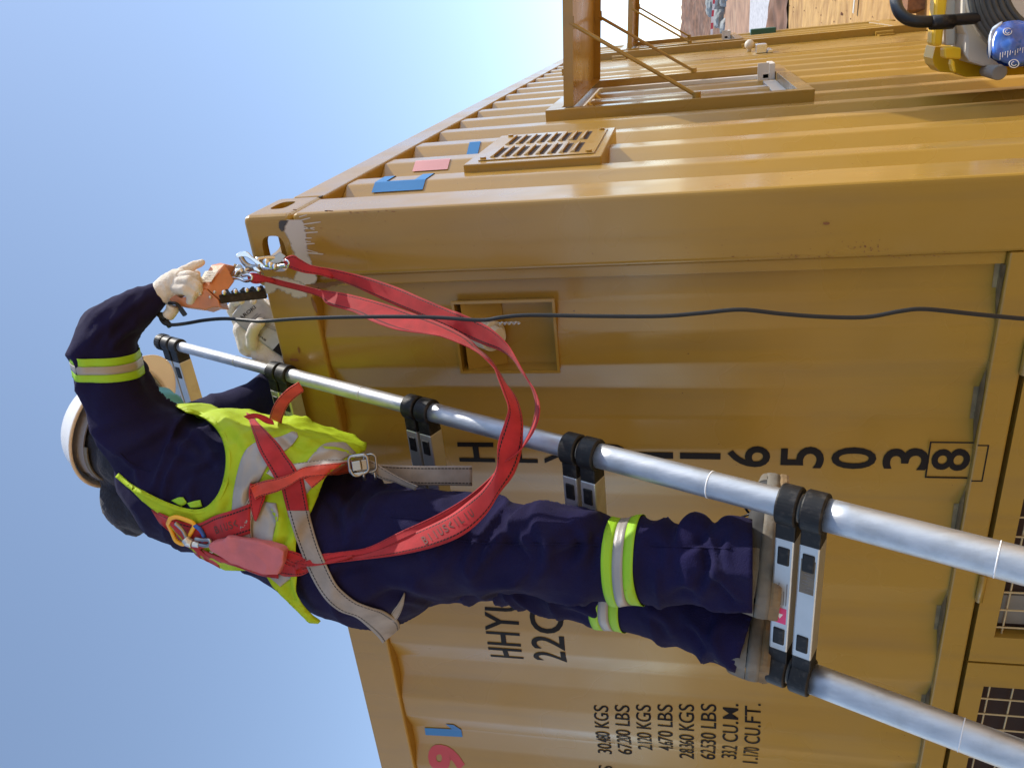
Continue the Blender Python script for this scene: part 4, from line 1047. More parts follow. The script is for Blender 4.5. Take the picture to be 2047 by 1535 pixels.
# vest edge binding along the armhole
def edge_tube(P,w_,name,mt,n=90,off=.004):
    q=resample(P,n); pts=[]; last=tD(400)-.15
    for p in q:
        d=dhit(BVA,p.x,p.y,last); 
        pts.append([p.x,p.y,d])
    for _ in range(4): 
        ds=[p[2] for p in pts]
        for i in range(1,n-1): pts[i][2]=min((ds[i-1]+ds[i]+ds[i+1])/3,ds[i]+.002)
    bm=NB(); tube(bm,[U(p[0],p[1],p[2]-off) for p in pts],w_,n=8); return obj(name,bm,mt,vest,smooth=True)
A2=[(x,y) for x,y in ARM[1:-2]]
Lq=[];Rq=[]
cc=cr([(*p,0) for p in A2],3)
for i,p in enumerate(cc):
    a=cc[max(i-1,0)]; b_=cc[min(i+1,len(cc)-1)]; t=(b_-a).normalized(); nn=Vector((-t.y,t.x,0))
    if nn.dot(p-Vector((330,900,0)))<0: nn=-nn
    Lq.append((p.x-nn.x*1.5,p.y-nn.y*1.5)); Rq.append((p.x+nn.x*9,p.y+nn.y*9))
strip('armhole_binding',Lq,Rq,BVA,VEST,vest,n=120,m=3,off=.0035,th=.0015,blur=5)
# chest tabs of lime tape showing inside the armhole
strip('hi_vis_tape',[(342,1000),(356,994),(366,994)],[(362,1012),(372,1006),(372,1002)],BVA,LIME,coverall,n=8,m=3,off=.004)
strip('hi_vis_tape',[(374,1005),(388,1001),(400,999)],[(380,1014),(394,1014),(404,1012)],BVA,LIME,coverall,n=8,m=3,off=.004)
# ---- helmet, mask, snood
hel=empty('x',(0,0,0),None,None); hel.name='safety_helmet'; hel.parent=person; hel.location=-person.location
def hlink(nm,bm,mt,**k):
    return obj(nm,bm,mt,hel,**k)
HZ=HU.copy(); HF=FH.copy(); HRr=HF.cross(HZ)
HO=HC+HU*.022+FH*.005
def hh(f,r,u): return HO+HF*f+HRr*r+HZ*u
bm=NB(); NU,NV=48,14; rows=[]
for j in range(NV+1):
    ph=(math.pi/2)*j/NV; row=[]
    for i in range(NU):
        t=2*math.pi*i/NU; c,s_=math.cos(t),math.sin(t); rr=math.cos(ph)**.85
        a=.130*rr; b_=.108*rr; z=.118*math.sin(ph)**.9
        rib=.004*math.exp(-(s_*b_/.018)**2)*math.sin(ph)
        fl=.010*(1-j/2) if j<2 else 0
        row.append(bm.verts.new(hh(c*(a+fl),s_*(b_+fl),z+rib)))
    rows.append(row)
for a,b_ in zip(rows,rows[1:]):
    for i in range(NU): bm.faces.new((a[i],a[(i+1)%NU],b_[(i+1)%NU],b_[i]))
bmesh.ops.remove_doubles(bm,verts=bm.verts,dist=1e-4); bmesh.ops.recalc_face_normals(bm,faces=bm.faces)
o=hlink('helmet_shell',bm,HELM,smooth=True); s_=o.modifiers.new('s','SOLIDIFY'); s_.thickness=.003; s_.offset=-1
# rolled rim
bm=NB(); tube(bm,[hh(math.cos(2*math.pi*i/48)*.140,math.sin(2*math.pi*i/48)*.118,-.001) for i in range(48)],.0035,n=8,close=True); hlink('helmet_rim',bm,PEAK,smooth=True)
bm=NB(); rows=[]   # peak
for j in range(7):
    k=j/6; row=[]
    for i in range(25):
        t=-1.15+2.3*i/24; ext=.042*math.cos(t*.95)**1.2*k
        row.append(bm.verts.new(hh(math.cos(t)*(.142)+ext,math.sin(t)*.118*(1-.05*k),-.002-.012*k*math.cos(t))))
    rows.append(row)
for a,b_ in zip(rows,rows[1:]):
    for i in range(24): bm.faces.new((a[i],a[i+1],b_[i+1],b_[i]))
bmesh.ops.recalc_face_normals(bm,faces=bm.faces)
o=hlink('helmet_peak',bm,PEAK,smooth=True); s_=o.modifiers.new('s','SOLIDIFY'); s_.thickness=.0022
bm=NB()            # inner band and cradle
for r_,z0,z1 in((.86,-.012,.018),):
    rr=[[bm.verts.new(hh(math.cos(2*math.pi*i/40)*.122,math.sin(2*math.pi*i/40)*.098,z)) for i in range(40)] for z in(z0-.008,z1)]
    for i in range(40): bm.faces.new((rr[0][i],rr[0][(i+1)%40],rr[1][(i+1)%40],rr[1][i]))
for i in range(6):
    t=math.pi*i/3+.3; obox(bm,hh(math.cos(t)*.125,math.sin(t)*.10,.0),hh(math.cos(t)*.09,math.sin(t)*.07,.06),.022,.003)
o=hlink('helmet_suspension',bm,HSUS); s_=o.modifiers.new('s','SOLIDIFY'); s_.thickness=.003
bm=NB(); rr=[[bm.verts.new(hh(math.cos(t)*-.124,math.sin(t)*.10,z)) for t in [(-.9+1.8*i/16) for i in range(17)]] for z in(-.03,-.008)]
for i in range(16): bm.faces.new((rr[0][i],rr[0][i+1],rr[1][i+1],rr[1][i]))
o=hlink('nape_strap',bm,SHOE); s_=o.modifiers.new('s','SOLIDIFY'); s_.thickness=.003
# mask, pleated
bm=NB(); rows=[]
for j in range(15):
    k=j/14; row=[]
    u=-.012-.105*k; pl=.004*math.sin(k*math.pi*6)
    for i in range(17):
        t=-1+2*i/16; f=.104-.052*abs(t)**2.0-.035*max(0,k-.6)*1.2-.018*max(0,.2-k)*3+.012*math.sin(k*math.pi)
        row.append(bm.verts.new(hp(f+pl*(1-abs(t)),t*.078*(1-.25*abs(k-.5)),u)))
    rows.append(row)
for a,b_ in zip(rows,rows[1:]):
    for i in range(16): bm.faces.new((a[i],a[i+1],b_[i+1],b_[i]))
bmesh.ops.recalc_face_normals(bm,faces=bm.faces)
mk=obj('face_mask',bm,MASK,person,smooth=True); s_=mk.modifiers.new('s','SOLIDIFY'); s_.thickness=.0012
bm=NB()
for s_ in(-1,1):
    tube(bm,cr([hp(.052,s_*.074,-.03),hp(.02,s_*.082,-.002),hp(-.012,s_*.086,.004),hp(-.022,s_*.082,-.03),hp(.0,s_*.08,-.07),hp(.045,s_*.07,-.095)],4),.0014,n=6)
obj('ear_loop',bm,WHT,mk,smooth=True)
bm=NB()
chain(bm,[(232,938,34,1.80),(262,962,52,1.80),(262,1000,55,1.79),(285,1020,42,1.78),(300,985,48,1.77)])
chain(bm,[(225,905,50,1.80),(262,925,62,1.79),(310,950,50,1.77)])
chain(bm,[(228,1010,22,1.79),(262,1045,20,1.785),(275,1062,9,1.785)])
chain(bm,[(300,830,14,1.72),(312,822,12,1.72)])
hb(-.02,0,.02,.098,.082,.090); hb(-.045,0,-.045,.07,.07,.07)
me=remesh('head_covering',bm,.005,3); bumps(me,1,lambda p:.005*max(0,ridg(Vector((p.x*11,p.y*11,p.z*16)),1))**2+.0015*noise.noise(p*140))
link('head_covering',me,HAIR,person,smooth=True)
bm=NB(); chain(bm,[(340,1018,30,1.74,.05),(322,960,60,1.73,.11),(318,905,62,1.74,.10),(322,860,50,1.76,.08)]); me=remesh('collar',bm,.005,3); bumps(me,1,clothf); link('coverall_collar',me,NAVY,coverall,smooth=True)
# ---- gloves
def glove(nm,palm,fingers,lab=None):
    bm=NB(); chain(bm,palm,st=.3)
    for f in fingers: chain(bm,[(a,b_,r*.88,*z) for a,b_,r,*z in f],st=.3)
    me=remesh(nm,bm,.0020,3); bumps(me,1,lambda p:.0011*ridg(Vector((p.x*40,p.y*40,p.z*55)),1)+.0006*noise.noise(p*300))
    return link(nm,me,GLOVE,person,smooth=True)
glove('glove',[(318,588,22,1.62),(328,583,25,1.62),(342,574,28,1.62,.026),(356,566,28,1.62,.026)],
 [[(352,552,12,1.63),(370,540,10.5,1.635),(388,531,9.5,1.64),(403,525,7.5,1.645)],       # index, stretched out
  [(360,556,13,1.61),(378,551,12,1.60),(392,556,11,1.60),(400,570,10,1.615),(396,580,9,1.63)],
  [(358,566,13,1.60),(378,562,12.5,1.588),(394,572,11.5,1.59),(396,588,10,1.605),(388,598,9,1.62)],
  [(354,576,13,1.60),(370,578,12.5,1.588),(384,587,11.5,1.592),(382,600,10,1.605),(374,606,9,1.62)],
  [(336,566,13,1.63),(350,548,12,1.645),(372,545,10.5,1.66),(392,548,9,1.665)]])      # thumb behind the grip
glove('glove',[(566,742,32,1.90),(556,725,36,1.90,.026),(536,700,36,1.90,.026),(520,678,32,1.90,.026),(500,690,24,1.905),(487,660,20,1.90)],
 [[(505,688,14,1.875),(503,670,13,1.86),(509,655,12.5,1.85),(520,645,11,1.848)],        # thumb across the pouch
  [(490,668,14,1.91),(474,640,12,1.915),(463,620,11,1.90),(468,606,10,1.885),(482,602,9.5,1.872)],
  [(500,655,14,1.92),(488,628,12,1.925),(486,604,11,1.915),(498,596,10,1.89),(508,603,10,1.875)],
  [(520,650,13,1.925),(516,622,12,1.93),(520,602,10,1.92),(530,606,10,1.895),(538,614,9.5,1.883)],
  [(540,665,13,1.925),(540,640,11,1.93),(542,622,9.5,1.92),(548,624,9,1.90),(553,632,8.5,1.888)]])
bm=NB(); A=U(313,598,1.62); 
tube(bm,cr([U(303,566,1.62),U(312,570,1.61),U(326,600,1.61),U(330,612,1.62)],4),.004,n=8)
bm.free()
# ---- shoes
def shoe(heel,toe,ank,nm='shoe'):
    """heel, toe: ground points of the sole"""
    ax=(toe-heel); Ln=ax.length; ax.normalize(); up=Vector((0,0,1)); up=(up-ax*up.dot(ax)).normalized(); sd=ax.cross(up)
    root=empty('x',(0,0,0),None,None); root.name=nm; root.parent=person; root.location=-person.location
    def P(l,s_,z): return heel+ax*(l*Ln)+sd*s_+up*z
    prof=[(-.02,.020),(.0,.030),(.06,.036),(.18,.034),(.34,.032),(.5,.036),(.65,.043),(.78,.045),(.88,.040),(.96,.028),(1.0,.012)]
    def half(l):
        for (a,ra),(b_,rb) in zip(prof,prof[1:]):
            if a<=l<=b_: return ra+(rb-ra)*(l-a)/(b_-a)
        return .012
    ls=[-.02,-.012,.0,.03,.06]+[.06+.94*i/20 for i in range(1,20)]+[.975,.99,1.0]
    def shell(bm,z0,z1,g0,g1,wob=0):
        rings=[]
        for z,g in((z0,g0),(z0+(z1-z0)*.3,g1),(z0+(z1-z0)*.75,g1),(z1,g0)):
            ring=[P(l,half(l)+g+wob*math.sin(l*60),z+.010*max(0,l-.75)*4*.3) for l in ls]+[P(l,-half(l)-g-wob*math.sin(l*60),z+.010*max(0,l-.75)*4*.3) for l in reversed(ls)]
            rings.append([bm.verts.new(p) for p in ring])
        n=len(rings[0])
        for a,b_ in zip(rings,rings[1:]):
            for i in range(n): bm.faces.new((a[i],a[(i+1)%n],b_[(i+1)%n],b_[i]))
        bm.faces.new(rings[0][::-1]); bm.faces.new(rings[-1]); bmesh.ops.recalc_face_normals(bm,faces=bm.faces)
    bm=NB(); shell(bm,.0,.015,.001,.0035,.0012); obj('outsole',bm,SOLE,root,smooth=False)
    bm=NB(); shell(bm,.0152,.036,.002,.0045); obj('midsole',bm,SHOE,root,smooth=True)
    def topz(l): 
        for (a0,z0),(a1,z1) in zip(HT,HT[1:]):
            if a0<=l<=a1: return z0+(z1-z0)*(l-a0)/(a1-a0)
        return .05
    HT=[(-.05,.062),(.0,.066),(.30,.072),(.42,.070),(.60,.062),(.80,.054),(.95,.048),(1.01,.042)]
    def part(nm,l0,l1,mt,g=0):
        bm=NB(); rows=[]; n=16
        LS=[l0+(l1-l0)*i/26 for i in range(27)]
        for l in LS:
            hw=half(l)+g; tz=topz(l); lean=.006 if l<.1 else 0
            row=[]
            for i in range(n+1):
                t=math.pi*i/n; c,sn=math.cos(t),math.sin(t)
                sg_=math.copysign(abs(c)**.55,c); zz_=.0358+(tz-.0358)*abs(sn)**.6
                p_=P(l+(.03 if l<.0 else 0)*abs(sn),sg_*hw*(1-.10*abs(sn)),zz_+g); p_+= (sd*noise.noise(p_*45)+up*noise.noise(p_*38+Vector((5,0,0))))*.0022
                row.append(bm.verts.new(p_))
            rows.append(row)
        for A_,B_ in zip(rows,rows[1:]):
            for i in range(n): bm.faces.new((A_[i],A_[i+1],B_[i+1],B_[i]))
        bm.faces.new(rows[0]); bm.faces.new(rows[-1][::-1]); bmesh.ops.recalc_face_normals(bm,faces=bm.faces)
        obj(nm,bm,mt,root,smooth=True)
    part('upper',.10,1.0,SHOED); part('heel_counter',-.02,.34,SHOE,.0016); part('toe_cap',.86,1.0,SHOE,.0014)
    bm=NB(); K=P(.17,0,.075)
    for i in range(5):
        t=i/4; blob(bm,K.lerp(ank,t),.036-.006*t)
    me=remesh('dark_collar',bm,.005,3); link('dark_collar',me,SHOED,root,smooth=True)
    bm=NB()
    for i in range(5):
        l=.42+.07*i; tube(bm,[P(l,-.022,.066-.05*(l-.42)),P(l+.02,0,.084-.06*(l-.42)),P(l,.022,.066-.05*(l-.42))],.0022,n=6)
    obj('laces',bm,BLK2,root,smooth=True)
    bm=NB(); zig=[]    # scribbled tread line along the outsole edge
    for i in range(70):
        l=i/69*.96; zig.append(P(l,-half(l)-.0045,.0065+.0035*math.sin(i*1.7+.5*math.sin(i*.6))))
    tube(bm,zig,.0008,n=5); zig=[P(-.02+.0,s_*.001*6,.006+.003*math.sin(s_*1.9)) for s_ in range(-3,4)]
    obj('tread_line',bm,BLK2,root,smooth=True)
H1=U(1557,1222,1.215); T1=U(1578,962,1.375); shoe(H1,T1,U(1475,1150,1.26))
H2=U(1536,1350,1.285); T2=Vector(H2)+(T1-H1)*.97; shoe(H2,T2,U(1470,1262,1.345))
# seams and pocket on the coverall
def cs(L,w_,n=60,mt=None):
    R2=[(x,y+w_) for x,y in L]; return strip('seam',L,R2,BVC,mt or NAVY,coverall,n=n,m=2,off=.0015,th=.0016,blur=1)
cs([(830,1070),(900,1076),(1000,1086),(1100,1086),(1205,1088)],2.4); cs([(1300,1088),(1340,1090),(1400,1092),(1460,1094)],3)
cs([(780,1030),(830,1035),(880,1042),(930,1052)],3.5); cs([(240,905),(262,925),(300,940)],2.5,30)
# ---- harness
har=empty('x',(0,0,0),None,None); har.name='safety_harness'; har.parent=person; har.location=-person.location
def hs(L,Rr,mt,n=50,m=8,off=.006,D=None,**k): return strip(k.pop('nm','webbing_strap'),L,Rr,BVA if D is None else D,mt,har,n=n,m=m,off=off,**k)
# back strap with printed word
bk=hs([(302,1018),(330,1030),(362,1042),(395,1046),(430,1030),(462,1020),(500,1006)],[(318,1045),(338,1062),(362,1086),(392,1098),(430,1088),(462,1078),(500,1066)],STRED,off=.011,blur=3)
hs([(360,1060),(385,1075),(400,1098),(430,1120)],[(375,1085),(392,1110),(415,1122),(440,1136)],STRED,off=.012,n=30)
# front shoulder strap
hs([(492,824),(497,838),(507,868),(516,897),(527,918),(540,940),(552,962)],[(506,829),(512,840),(534,862),(559,889),(573,910),(587,929),(603,958)],STRED,off=.012)
hs([(486,832),(505,826),(525,829),(545,840)],[(496,838),(515,836),(532,846),(548,849)],STRED,off=.020,n=24,D=[1.50,1.50,1.505,1.505])
hs([(538,836),(545,815),(556,797),(575,778),(597,764)],[(562,846),(567,830),(575,812),(588,797),(608,782)],STRED2,D=[1.56,1.53,1.51,1.50,1.49],tilt=.02,n=24)
# hip strap: red stitched lap over the grey webbing
hs([(556,950),(561,970),(568,1000),(577,1034)],[(600,940),(606,958),(612,990),(619,1030)],STRED,off=.008,n=20)
hs([(574,1020),(582,1048),(592,1078),(604,1110),(617,1142),(635,1176),(655,1203),(680,1222),(710,1233),(732,1250),(752,1269),(765,1285)],[(618,1020),(622,1040),(630,1070),(640,1100),(652,1128),(670,1164),(690,1186),(715,1204),(745,1215),(768,1222),(795,1240),(800,1255)],STGREY,off=.010,n=60,blur=5)
hs([(788,1243),(797,1232),(806,1210),(810,1186)],[(776,1236),(786,1220),(797,1206),(808,1184)],STGREY,off=.006,n=14)
# chest strap pair running to the buckle
hs([(532,945),(545,934),(566,929),(590,926),(620,922),(652,919),(704,919)],[(548,955),(560,947),(580,944),(600,942),(630,940),(660,935),(704,931)],STGREY2,off=.010,n=40)
hs([(500,972),(512,966),(530,960),(552,956),(580,947),(606,934),(640,928),(675,925),(704,923)],[(510,998),(520,992),(536,988),(556,982),(580,970),(604,955),(640,951),(675,948),(704,943)],STRED2,off=.016,n=50)
hs([(606,955),(620,950),(632,946)],[(624,976),(640,962),(655,951)],STRED2,off=.008,n=10)
hs([(500,966),(497,985),(500,1010),(508,1040)],[(530,975),(530,994),(523,1012),(512,1042)],STRED,off=.012,n=20)
hs([(504,985),(492,1005),(484,1030),(480,1060),(484,1092)],[(516,1010),(510,1020),(503,1038),(502,1060),(505,1095)],STGREY,off=.010,n=24)
# hanging tail and thigh strap ends beyond the buckle
BD=dhit(BVA,700,938,1.52)
hs([(738,926),(765,929),(830,931),(890,931),(944,931)],[(738,944),(770,960),(830,969),(890,970),(944,971)],STGREY,D=[1.49,1.50,1.50,1.49,1.49],n=30,tilt=.01)
hs([(726,918),(745,922),(765,935),(790,950),(812,962),(835,972)],[(728,940),(745,946),(762,956),(785,962),(808,972),(830,980)],STGREY,D=[1.47,1.47,1.475,1.48,1.48,1.47],tilt=.012,n=24)
# buckle
bz=empty('x',(0,0,0),None,None)
bpy.data.objects.remove(bz)
bD=1.455
bm=NB()
def rrect(cx,cy,w_,h_,d,ang,r=.25,n=5):
    pts=[];c,s_=math.cos(ang),math.sin(ang)
    for qx,qy,a0 in((1,1,0),(-1,1,90),(-1,-1,180),(1,-1,270)):
        for i in range(n+1):
            t=R(a0+90*i/n); x=qx*(w_/2-r*h_)+r*h_*math.cos(t); y=qy*(h_/2-r*h_)+r*h_*math.sin(t); pts.append(U(cx+x*c-y*s_,cy+x*s_+y*c,d))
    return pts
tube(bm,rrect(717,928,38,36,bD,-.12),.0030,n=10,close=True)
tube(bm,rrect(740,925,24,34,bD+.012,-.1),.0022,n=8,close=True)
obj('buckle_frame',bm,STEELD,har,smooth=True)
bm=NB(); obox(bm,U(704,932,bD-.001),U(722,929,bD-.001),.018,.006,side=RX); obox(bm,U(722,930,bD+.003),U(736,928,bD+.004),.020,.003,side=RX); obj('buckle_tongue',bm,STEELD,har,bevel=.0025)
bm=NB(); tube(bm,cr([U(700,938,bD),U(706,948,bD-.002),U(716,950,bD),U(728,944,bD)],4),.003,n=8); tube(bm,[U(726,945,bD),U(729,958,bD+.01)],.0028,n=8); tube(bm,[U(748,944,bD+.01),U(751,958,bD+.015)],.0024,n=8); obj('buckle_frame',bm,STEELD,har,smooth=True)
# dorsal ring, keeper
rd=1.535
bm=NB(); ring=cr([U(p[0],p[1],SD(p[0],p[1],p[2],.016)) for p in((340,1036,rd),(352,1033,rd),(370,1038,rd),(388,1047,rd),(383,1062,rd-.004),(372,1080,rd-.008),(366,1087,rd-.008),(352,1080,rd-.006),(345,1065,rd-.002),(336,1046,rd))],5)
tube(bm,ring,.0042,n=10,close=True); obj('dorsal_ring',bm,YELR,har,smooth=True)
bm=NB(); tube(bm,cr([U(x,y,SD(x,y,rd,.016)) for x,y in((388,1049),(400,1058),(408,1072),(404,1080))],5),.0040,n=10); obj('keeper_band',bm,BLUT,har,smooth=True)
bm=NB(); obox(bm,U(450,1118,1.55),U(470,1129,1.55),.008,.002,side=UPV); obj('keeper_band',bm,BLUE,har)
# ---------------------------------------------------------------- text on webbing
def strap_text(s,pA,pB,pAn,mt,parent,h=.018,D=(1.5,1.5),sx=.7,lift=.0025):
    """print between two points; pAn = point across (gives the letter-up direction)"""
    A=U(*pA,D[0]); B=U(*pB,D[1]); Nn=U(*pAn,D[0]); x=(B-A); W=x.length; x.normalize(); y=(Nn-A); y=(y-x*y.dot(x)).normalized(); z=x.cross(y)
    if z.dot(CP-A)<0: pass
    bm=textmesh(s,1,1,.01); xs_=[v.co.x for v in bm.verts]; a,b_=min(xs_),max(xs_)
    for v in bm.verts:
        p=v.co.copy(); v.co=A+x*((p.x-a)/(b_-a)*W)+y*(p.y*h/.7)+(CP-A).normalized()*lift
    return obj('printed_word',bm,mt,parent)
BVK=bvh(bk.data)
PRT=mat('dark_strap_print',(.12,.03,.02),.6)
def strap_letters(word,x0,y0,dx,dy,ux,uy,wd,bv,parent):
    for i,c in enumerate(word):
        bx,by=x0+dx*i,y0+dy*i; L_=math.hypot(dx,dy); w_=wd*(.22 if c=='I' else 1)
        ex,ey=dx/L_*w_,dy/L_*w_
        bx+=dx/L_*(wd-w_)/2; by+=dy/L_*(wd-w_)/2
        bm=textmesh(c,1,1,.015); xs_=[v.co.x for v in bm.verts]; ys_=[v.co.y for v in bm.verts]; a,b_,c0,c1=min(xs_),max(xs_),min(ys_),max(ys_)
        d0=None
        for v in bm.verts:
            s_,t=(v.co.x-a)/(b_-a),(v.co.y-c0)/(c1-c0); px,py=bx+ex*s_+ux*t,by+ey*s_+uy*t
            h=dhit(bv,px,py,d0); d0=h if h is not None else d0
            v.co=U(px,py,(h or 1.4)-.0012)
        obj('printed_letter',bm,PRT,parent)
strap_letters('BIUS<',432,1067,9.3,-3.0,-5,-15,7.2,BVK,har)
# ---------------------------------------------------------------- lanyard
lan=empty('safety_lanyard',U(570,1120,1.5),'red twin leg lanyard looping from the worker back to two steel hooks','lanyard')
def ls(nm,L,Rr,D,mt=STRED,**k): return strip(nm,L,Rr,D,mt,lan,**k)
# leg one: from the pack, wide printed part, up over the stile to the lower hook
a_out=[(598,1142),(650,1128),(705,1119),(793,1109),(866,1093),(925,1069),(969,1031),(998,987),(1027,949),(1042,905),(1046,854),(1042,821),(1031,791),(1014,769),(1003,750),(987,725),(973,709),(959,698),(938,677),(895,652),(840,631),(766,606),(693,587),(640,579),(600,570),(565,562),(540,555),(515,552),(503,548)]
a_in=[(590,1120),(655,1105),(734,1104),(822,1066),(895,1031),(939,999),(969,972),(992,934),(995,887),(1010,840),(1016,813),(1006,782),(996,755),(987,733),(965,711),(946,698),(918,685),(877,670),(850,666),(791,658),(742,641),(705,623),(656,609),(640,594),(600,582),(560,572),(535,565),(510,560),(498,556)]
a_D=[1.46,1.44,1.41,1.38,1.35,1.33,1.325,1.32,1.325,1.33,1.335,1.345,1.36,1.375,1.385,1.40,1.415,1.43,1.45,1.48,1.52,1.56,1.60,1.625,1.64,1.65,1.66,1.665,1.665]
legA=ls('webbing_leg',a_out,a_in,a_D,n=170,m=5,tilt=[0,.004,.01,.01,.008,.006,.006,.004,0,0,-.004,-.006,-.01,-.012,-.012,-.01,-.006,0,.004,.006,.006,.006,.004,.0,.008,.01,.01,.006,.0])
b_out=[(590,1128),(660,1106),(734,1094),(800,1062),(870,1030),(930,995),(975,958),(1005,925),(1032,905),(1058,875),(1074,843),(1078,812),(1069,782),(1052,755),(1031,717),(1014,689),(987,662),(959,644),(916,625),(900,619),(840,594),(791,573),(730,553),(669,539),(620,530),(586,513),(574,514)]
b_in=[(592,1138),(664,1116),(742,1106),(812,1076),(882,1044),(940,1008),(982,968),(1008,945),(1032,915),(1047,884),(1063,848),(1069,818),(1067,793),(1058,769),(1041,744),(1025,720),(1003,703),(973,692),(940,678),(891,654),(840,631),(791,611),(742,589),(705,572),(650,552),(590,541),(568,527)]
b_D=[1.47,1.45,1.42,1.395,1.37,1.35,1.34,1.335,1.335,1.335,1.345,1.355,1.37,1.385,1.405,1.425,1.445,1.465,1.49,1.50,1.535,1.565,1.595,1.615,1.63,1.64,1.642]
ls('webbing_leg',b_out,b_in,b_D,n=160,m=5,tilt=[.0,.004,.006,.006,.004,.004,.01,.02,.03,.03,.03,.03,.03,.02,.012,.006,.004,0,0,0,-.003,-.004,-.004,-.002,.0,.0,0])
# sewn loops at the hooks
ls('sewn_loop',[(566,523),(572,514),(586,510),(600,518),(625,531),(668,538)],[(570,528),(580,534),(592,541),(610,546),(640,550),(665,558)],[1.628,1.622,1.618,1.618,1.618,1.622],n=24,th=.003)
ls('sewn_loop',[(494,552),(500,546),(512,546),(530,552),(550,560)],[(496,560),(504,566),(515,567),(530,564),(548,566)],[1.645,1.64,1.638,1.64,1.65],n=20,th=.003)
# folds and knot where the legs leave the pack
ls('webbing_fold',[(556,1098),(580,1100),(605,1108),(640,1118),(700,1108)],[(556,1112),(575,1122),(600,1130),(640,1128),(705,1112)],[1.45,1.44,1.43,1.42,1.41],n=24,tilt=-.01)
ls('webbing_fold',[(560,1118),(578,1112),(600,1122),(620,1134)],[(563,1148),(580,1152),(602,1150),(622,1140)],[1.452,1.44,1.445,1.45],n=20,tilt=.012)
ls('webbing_fold',[(552,1104),(560,1110),(572,1122),(590,1130)],[(548,1140),(556,1146),(570,1152),(592,1150)],[1.475,1.465,1.46,1.46],n=20)
ls('webbing_fold',[(412,1108),(440,1124),(470,1132),(520,1150),(556,1156)],[(404,1098),(436,1112),(470,1120),(520,1140),(556,1146)],[1.535,1.525,1.51,1.49,1.475],n=40,off=.012)
# energy absorber pack in its pale red cover
PKO=[(416,1090),(428,1083),(446,1080),(452,1074),(480,1076),(520,1084),(558,1095),(568,1102),(566,1124),(556,1150),(536,1149),(500,1138),(465,1126),(440,1112),(420,1102)]
bm=NB(); f=bm.faces.new([bm.verts.new(U(x,y,min(SD(x,y,1.55-.0005*(x-416),.034),1.56-.0005*(x-416)))) for x,y in PKO]); r=bmesh.ops.extrude_face_region(bm,geom=[f])
for v in [v for v in r['geom'] if isinstance(v,bmesh.types.BMVert)]: v.co+=FW*.034
bmesh.ops.triangulate(bm,faces=bm.faces[:]); bmesh.ops.recalc_face_normals(bm,faces=bm.faces)
me=remesh('energy_absorber',bm,.0025,10); bumps(me,1,lambda p:.0035*max(0,ridg(Vector((p.x*22,p.y*22,p.z*12)),1))**2-.001); pk=link('energy_absorber',me,PADP,lan,smooth=True)
bm=NB()
for i in range(7):
    x=512+i*7; tube(bm,cr([U(x,1140+i*1.6,1.487-i*.001),U(x+8,1141+i*1.8,1.478-i*.001),U(x+13,1146+i*1.6,1.478-i*.001)],3),.0010,n=5)
obj('stitching',bm,BLK2,pk)
bm=NB(); tube(bm,cr([U(417,1106,1.52),U(420,1102,1.512),U(424,1104,1.508),U(432,1098,1.505),U(428,1092,1.508)],4),.0010,n=5); obj('loose_thread',bm,GLOVE,pk)
# screw-gate connector at the back ring
cb=[(350,1045),(356,1050),(366,1060),(372,1072),(380,1082),(392,1086),(412,1090),(421,1086),(418,1079),(404,1078),(390,1076)]
bm=NB(); tube(bm,cr([U(x,y,SD(x,y,rd,.026)) for x,y in cb],5),.0038,n=10); o=obj('connector',bm,STEELD,lan,smooth=True)
bm=NB(); rq=SD(378,1080,rd,.028); tube(bm,[U(370,1076,rq),U(376,1083,rq),U(384,1086,rq)],[.008,.009,.008],n=14); tube(bm,[U(385,1086,rq),U(398,1088,rq)],.006,n=14); obj('connector_sleeve',bm,ALUF,lan,bevel=.001)
# big scaffold hooks clipped into the corner fitting
def hook(base,tipdir,d0,pts,nm='scaffold_hook'):
    h=empty('x',(0,0,0),None,None); h.name=nm; h.parent=lan; h.location=-lan.location
    return h
def plate(pts,d,th,mt,parent,nm,dd=None,bev=.0015):
    """solid bar plate from a measured outline"""
    bm=NB(); K=len(pts); ds=dd or [d]*K
    f=bm.faces.new([bm.verts.new(U(x,y,q)) for (x,y),q in zip(pts,ds)])
    r=bmesh.ops.extrude_face_region(bm,geom=[f]); vv=[v for v in r['geom'] if isinstance(v,bmesh.types.BMVert)]
    n=(U(pts[0][0],pts[0][1],1)-CP).normalized()
    for v in vv: v.co+=n*th
    bmesh.ops.recalc_face_normals(bm,faces=bm.faces); return obj(nm,bm,mt,parent,bevel=bev)
hk=hook(0,0,0,0)
plate(smooth_loop([(470,513),(476,506),(486,502),(497,505),(504,513),(514,519),(524,526),(533,534),(533,540),(526,538),(514,530),(503,521),(494,515),(484,513),(476,515)],2),1.655,.012,CHROME,hk,'hook_body')
plate([(504,534),(512,533),(522,542),(518,545),(508,541)],1.65,.006,CHROME,hk,'hook_gate')
bm=NB(); tube(bm,cr([U(482,514,1.66),U(486,522,1.66),U(494,530,1.66),U(506,534,1.66),U(520,533,1.655)],5),.0055,n=10); obj('hook_spine',bm,STEELD,hk,smooth=True)
bm=NB()
for (x,y,r_) in ((533,525,.0085),(541,530,.007),(549,533,.006)): tube(bm,[U(x,y,1.652),U(x,y,1.634)],r_,n=14)
tube(bm,cr([U(512,520,1.66),U(530,517,1.672),(U(548,516,1.68)),U(560,518,1.682)],4),.006,n=10); tube(bm,cr([U(526,536,1.652),U(545,536,1.648),U(560,532,1.64),U(572,530,1.634)],4),.0040,n=10)
tube(bm,cr([U(566,522,1.638),U(572,520,1.626),U(578,526,1.622),U(574,534,1.632)],4),.0028,n=8)
obj('hook_swivel',bm,CHROME,hk,smooth=True)
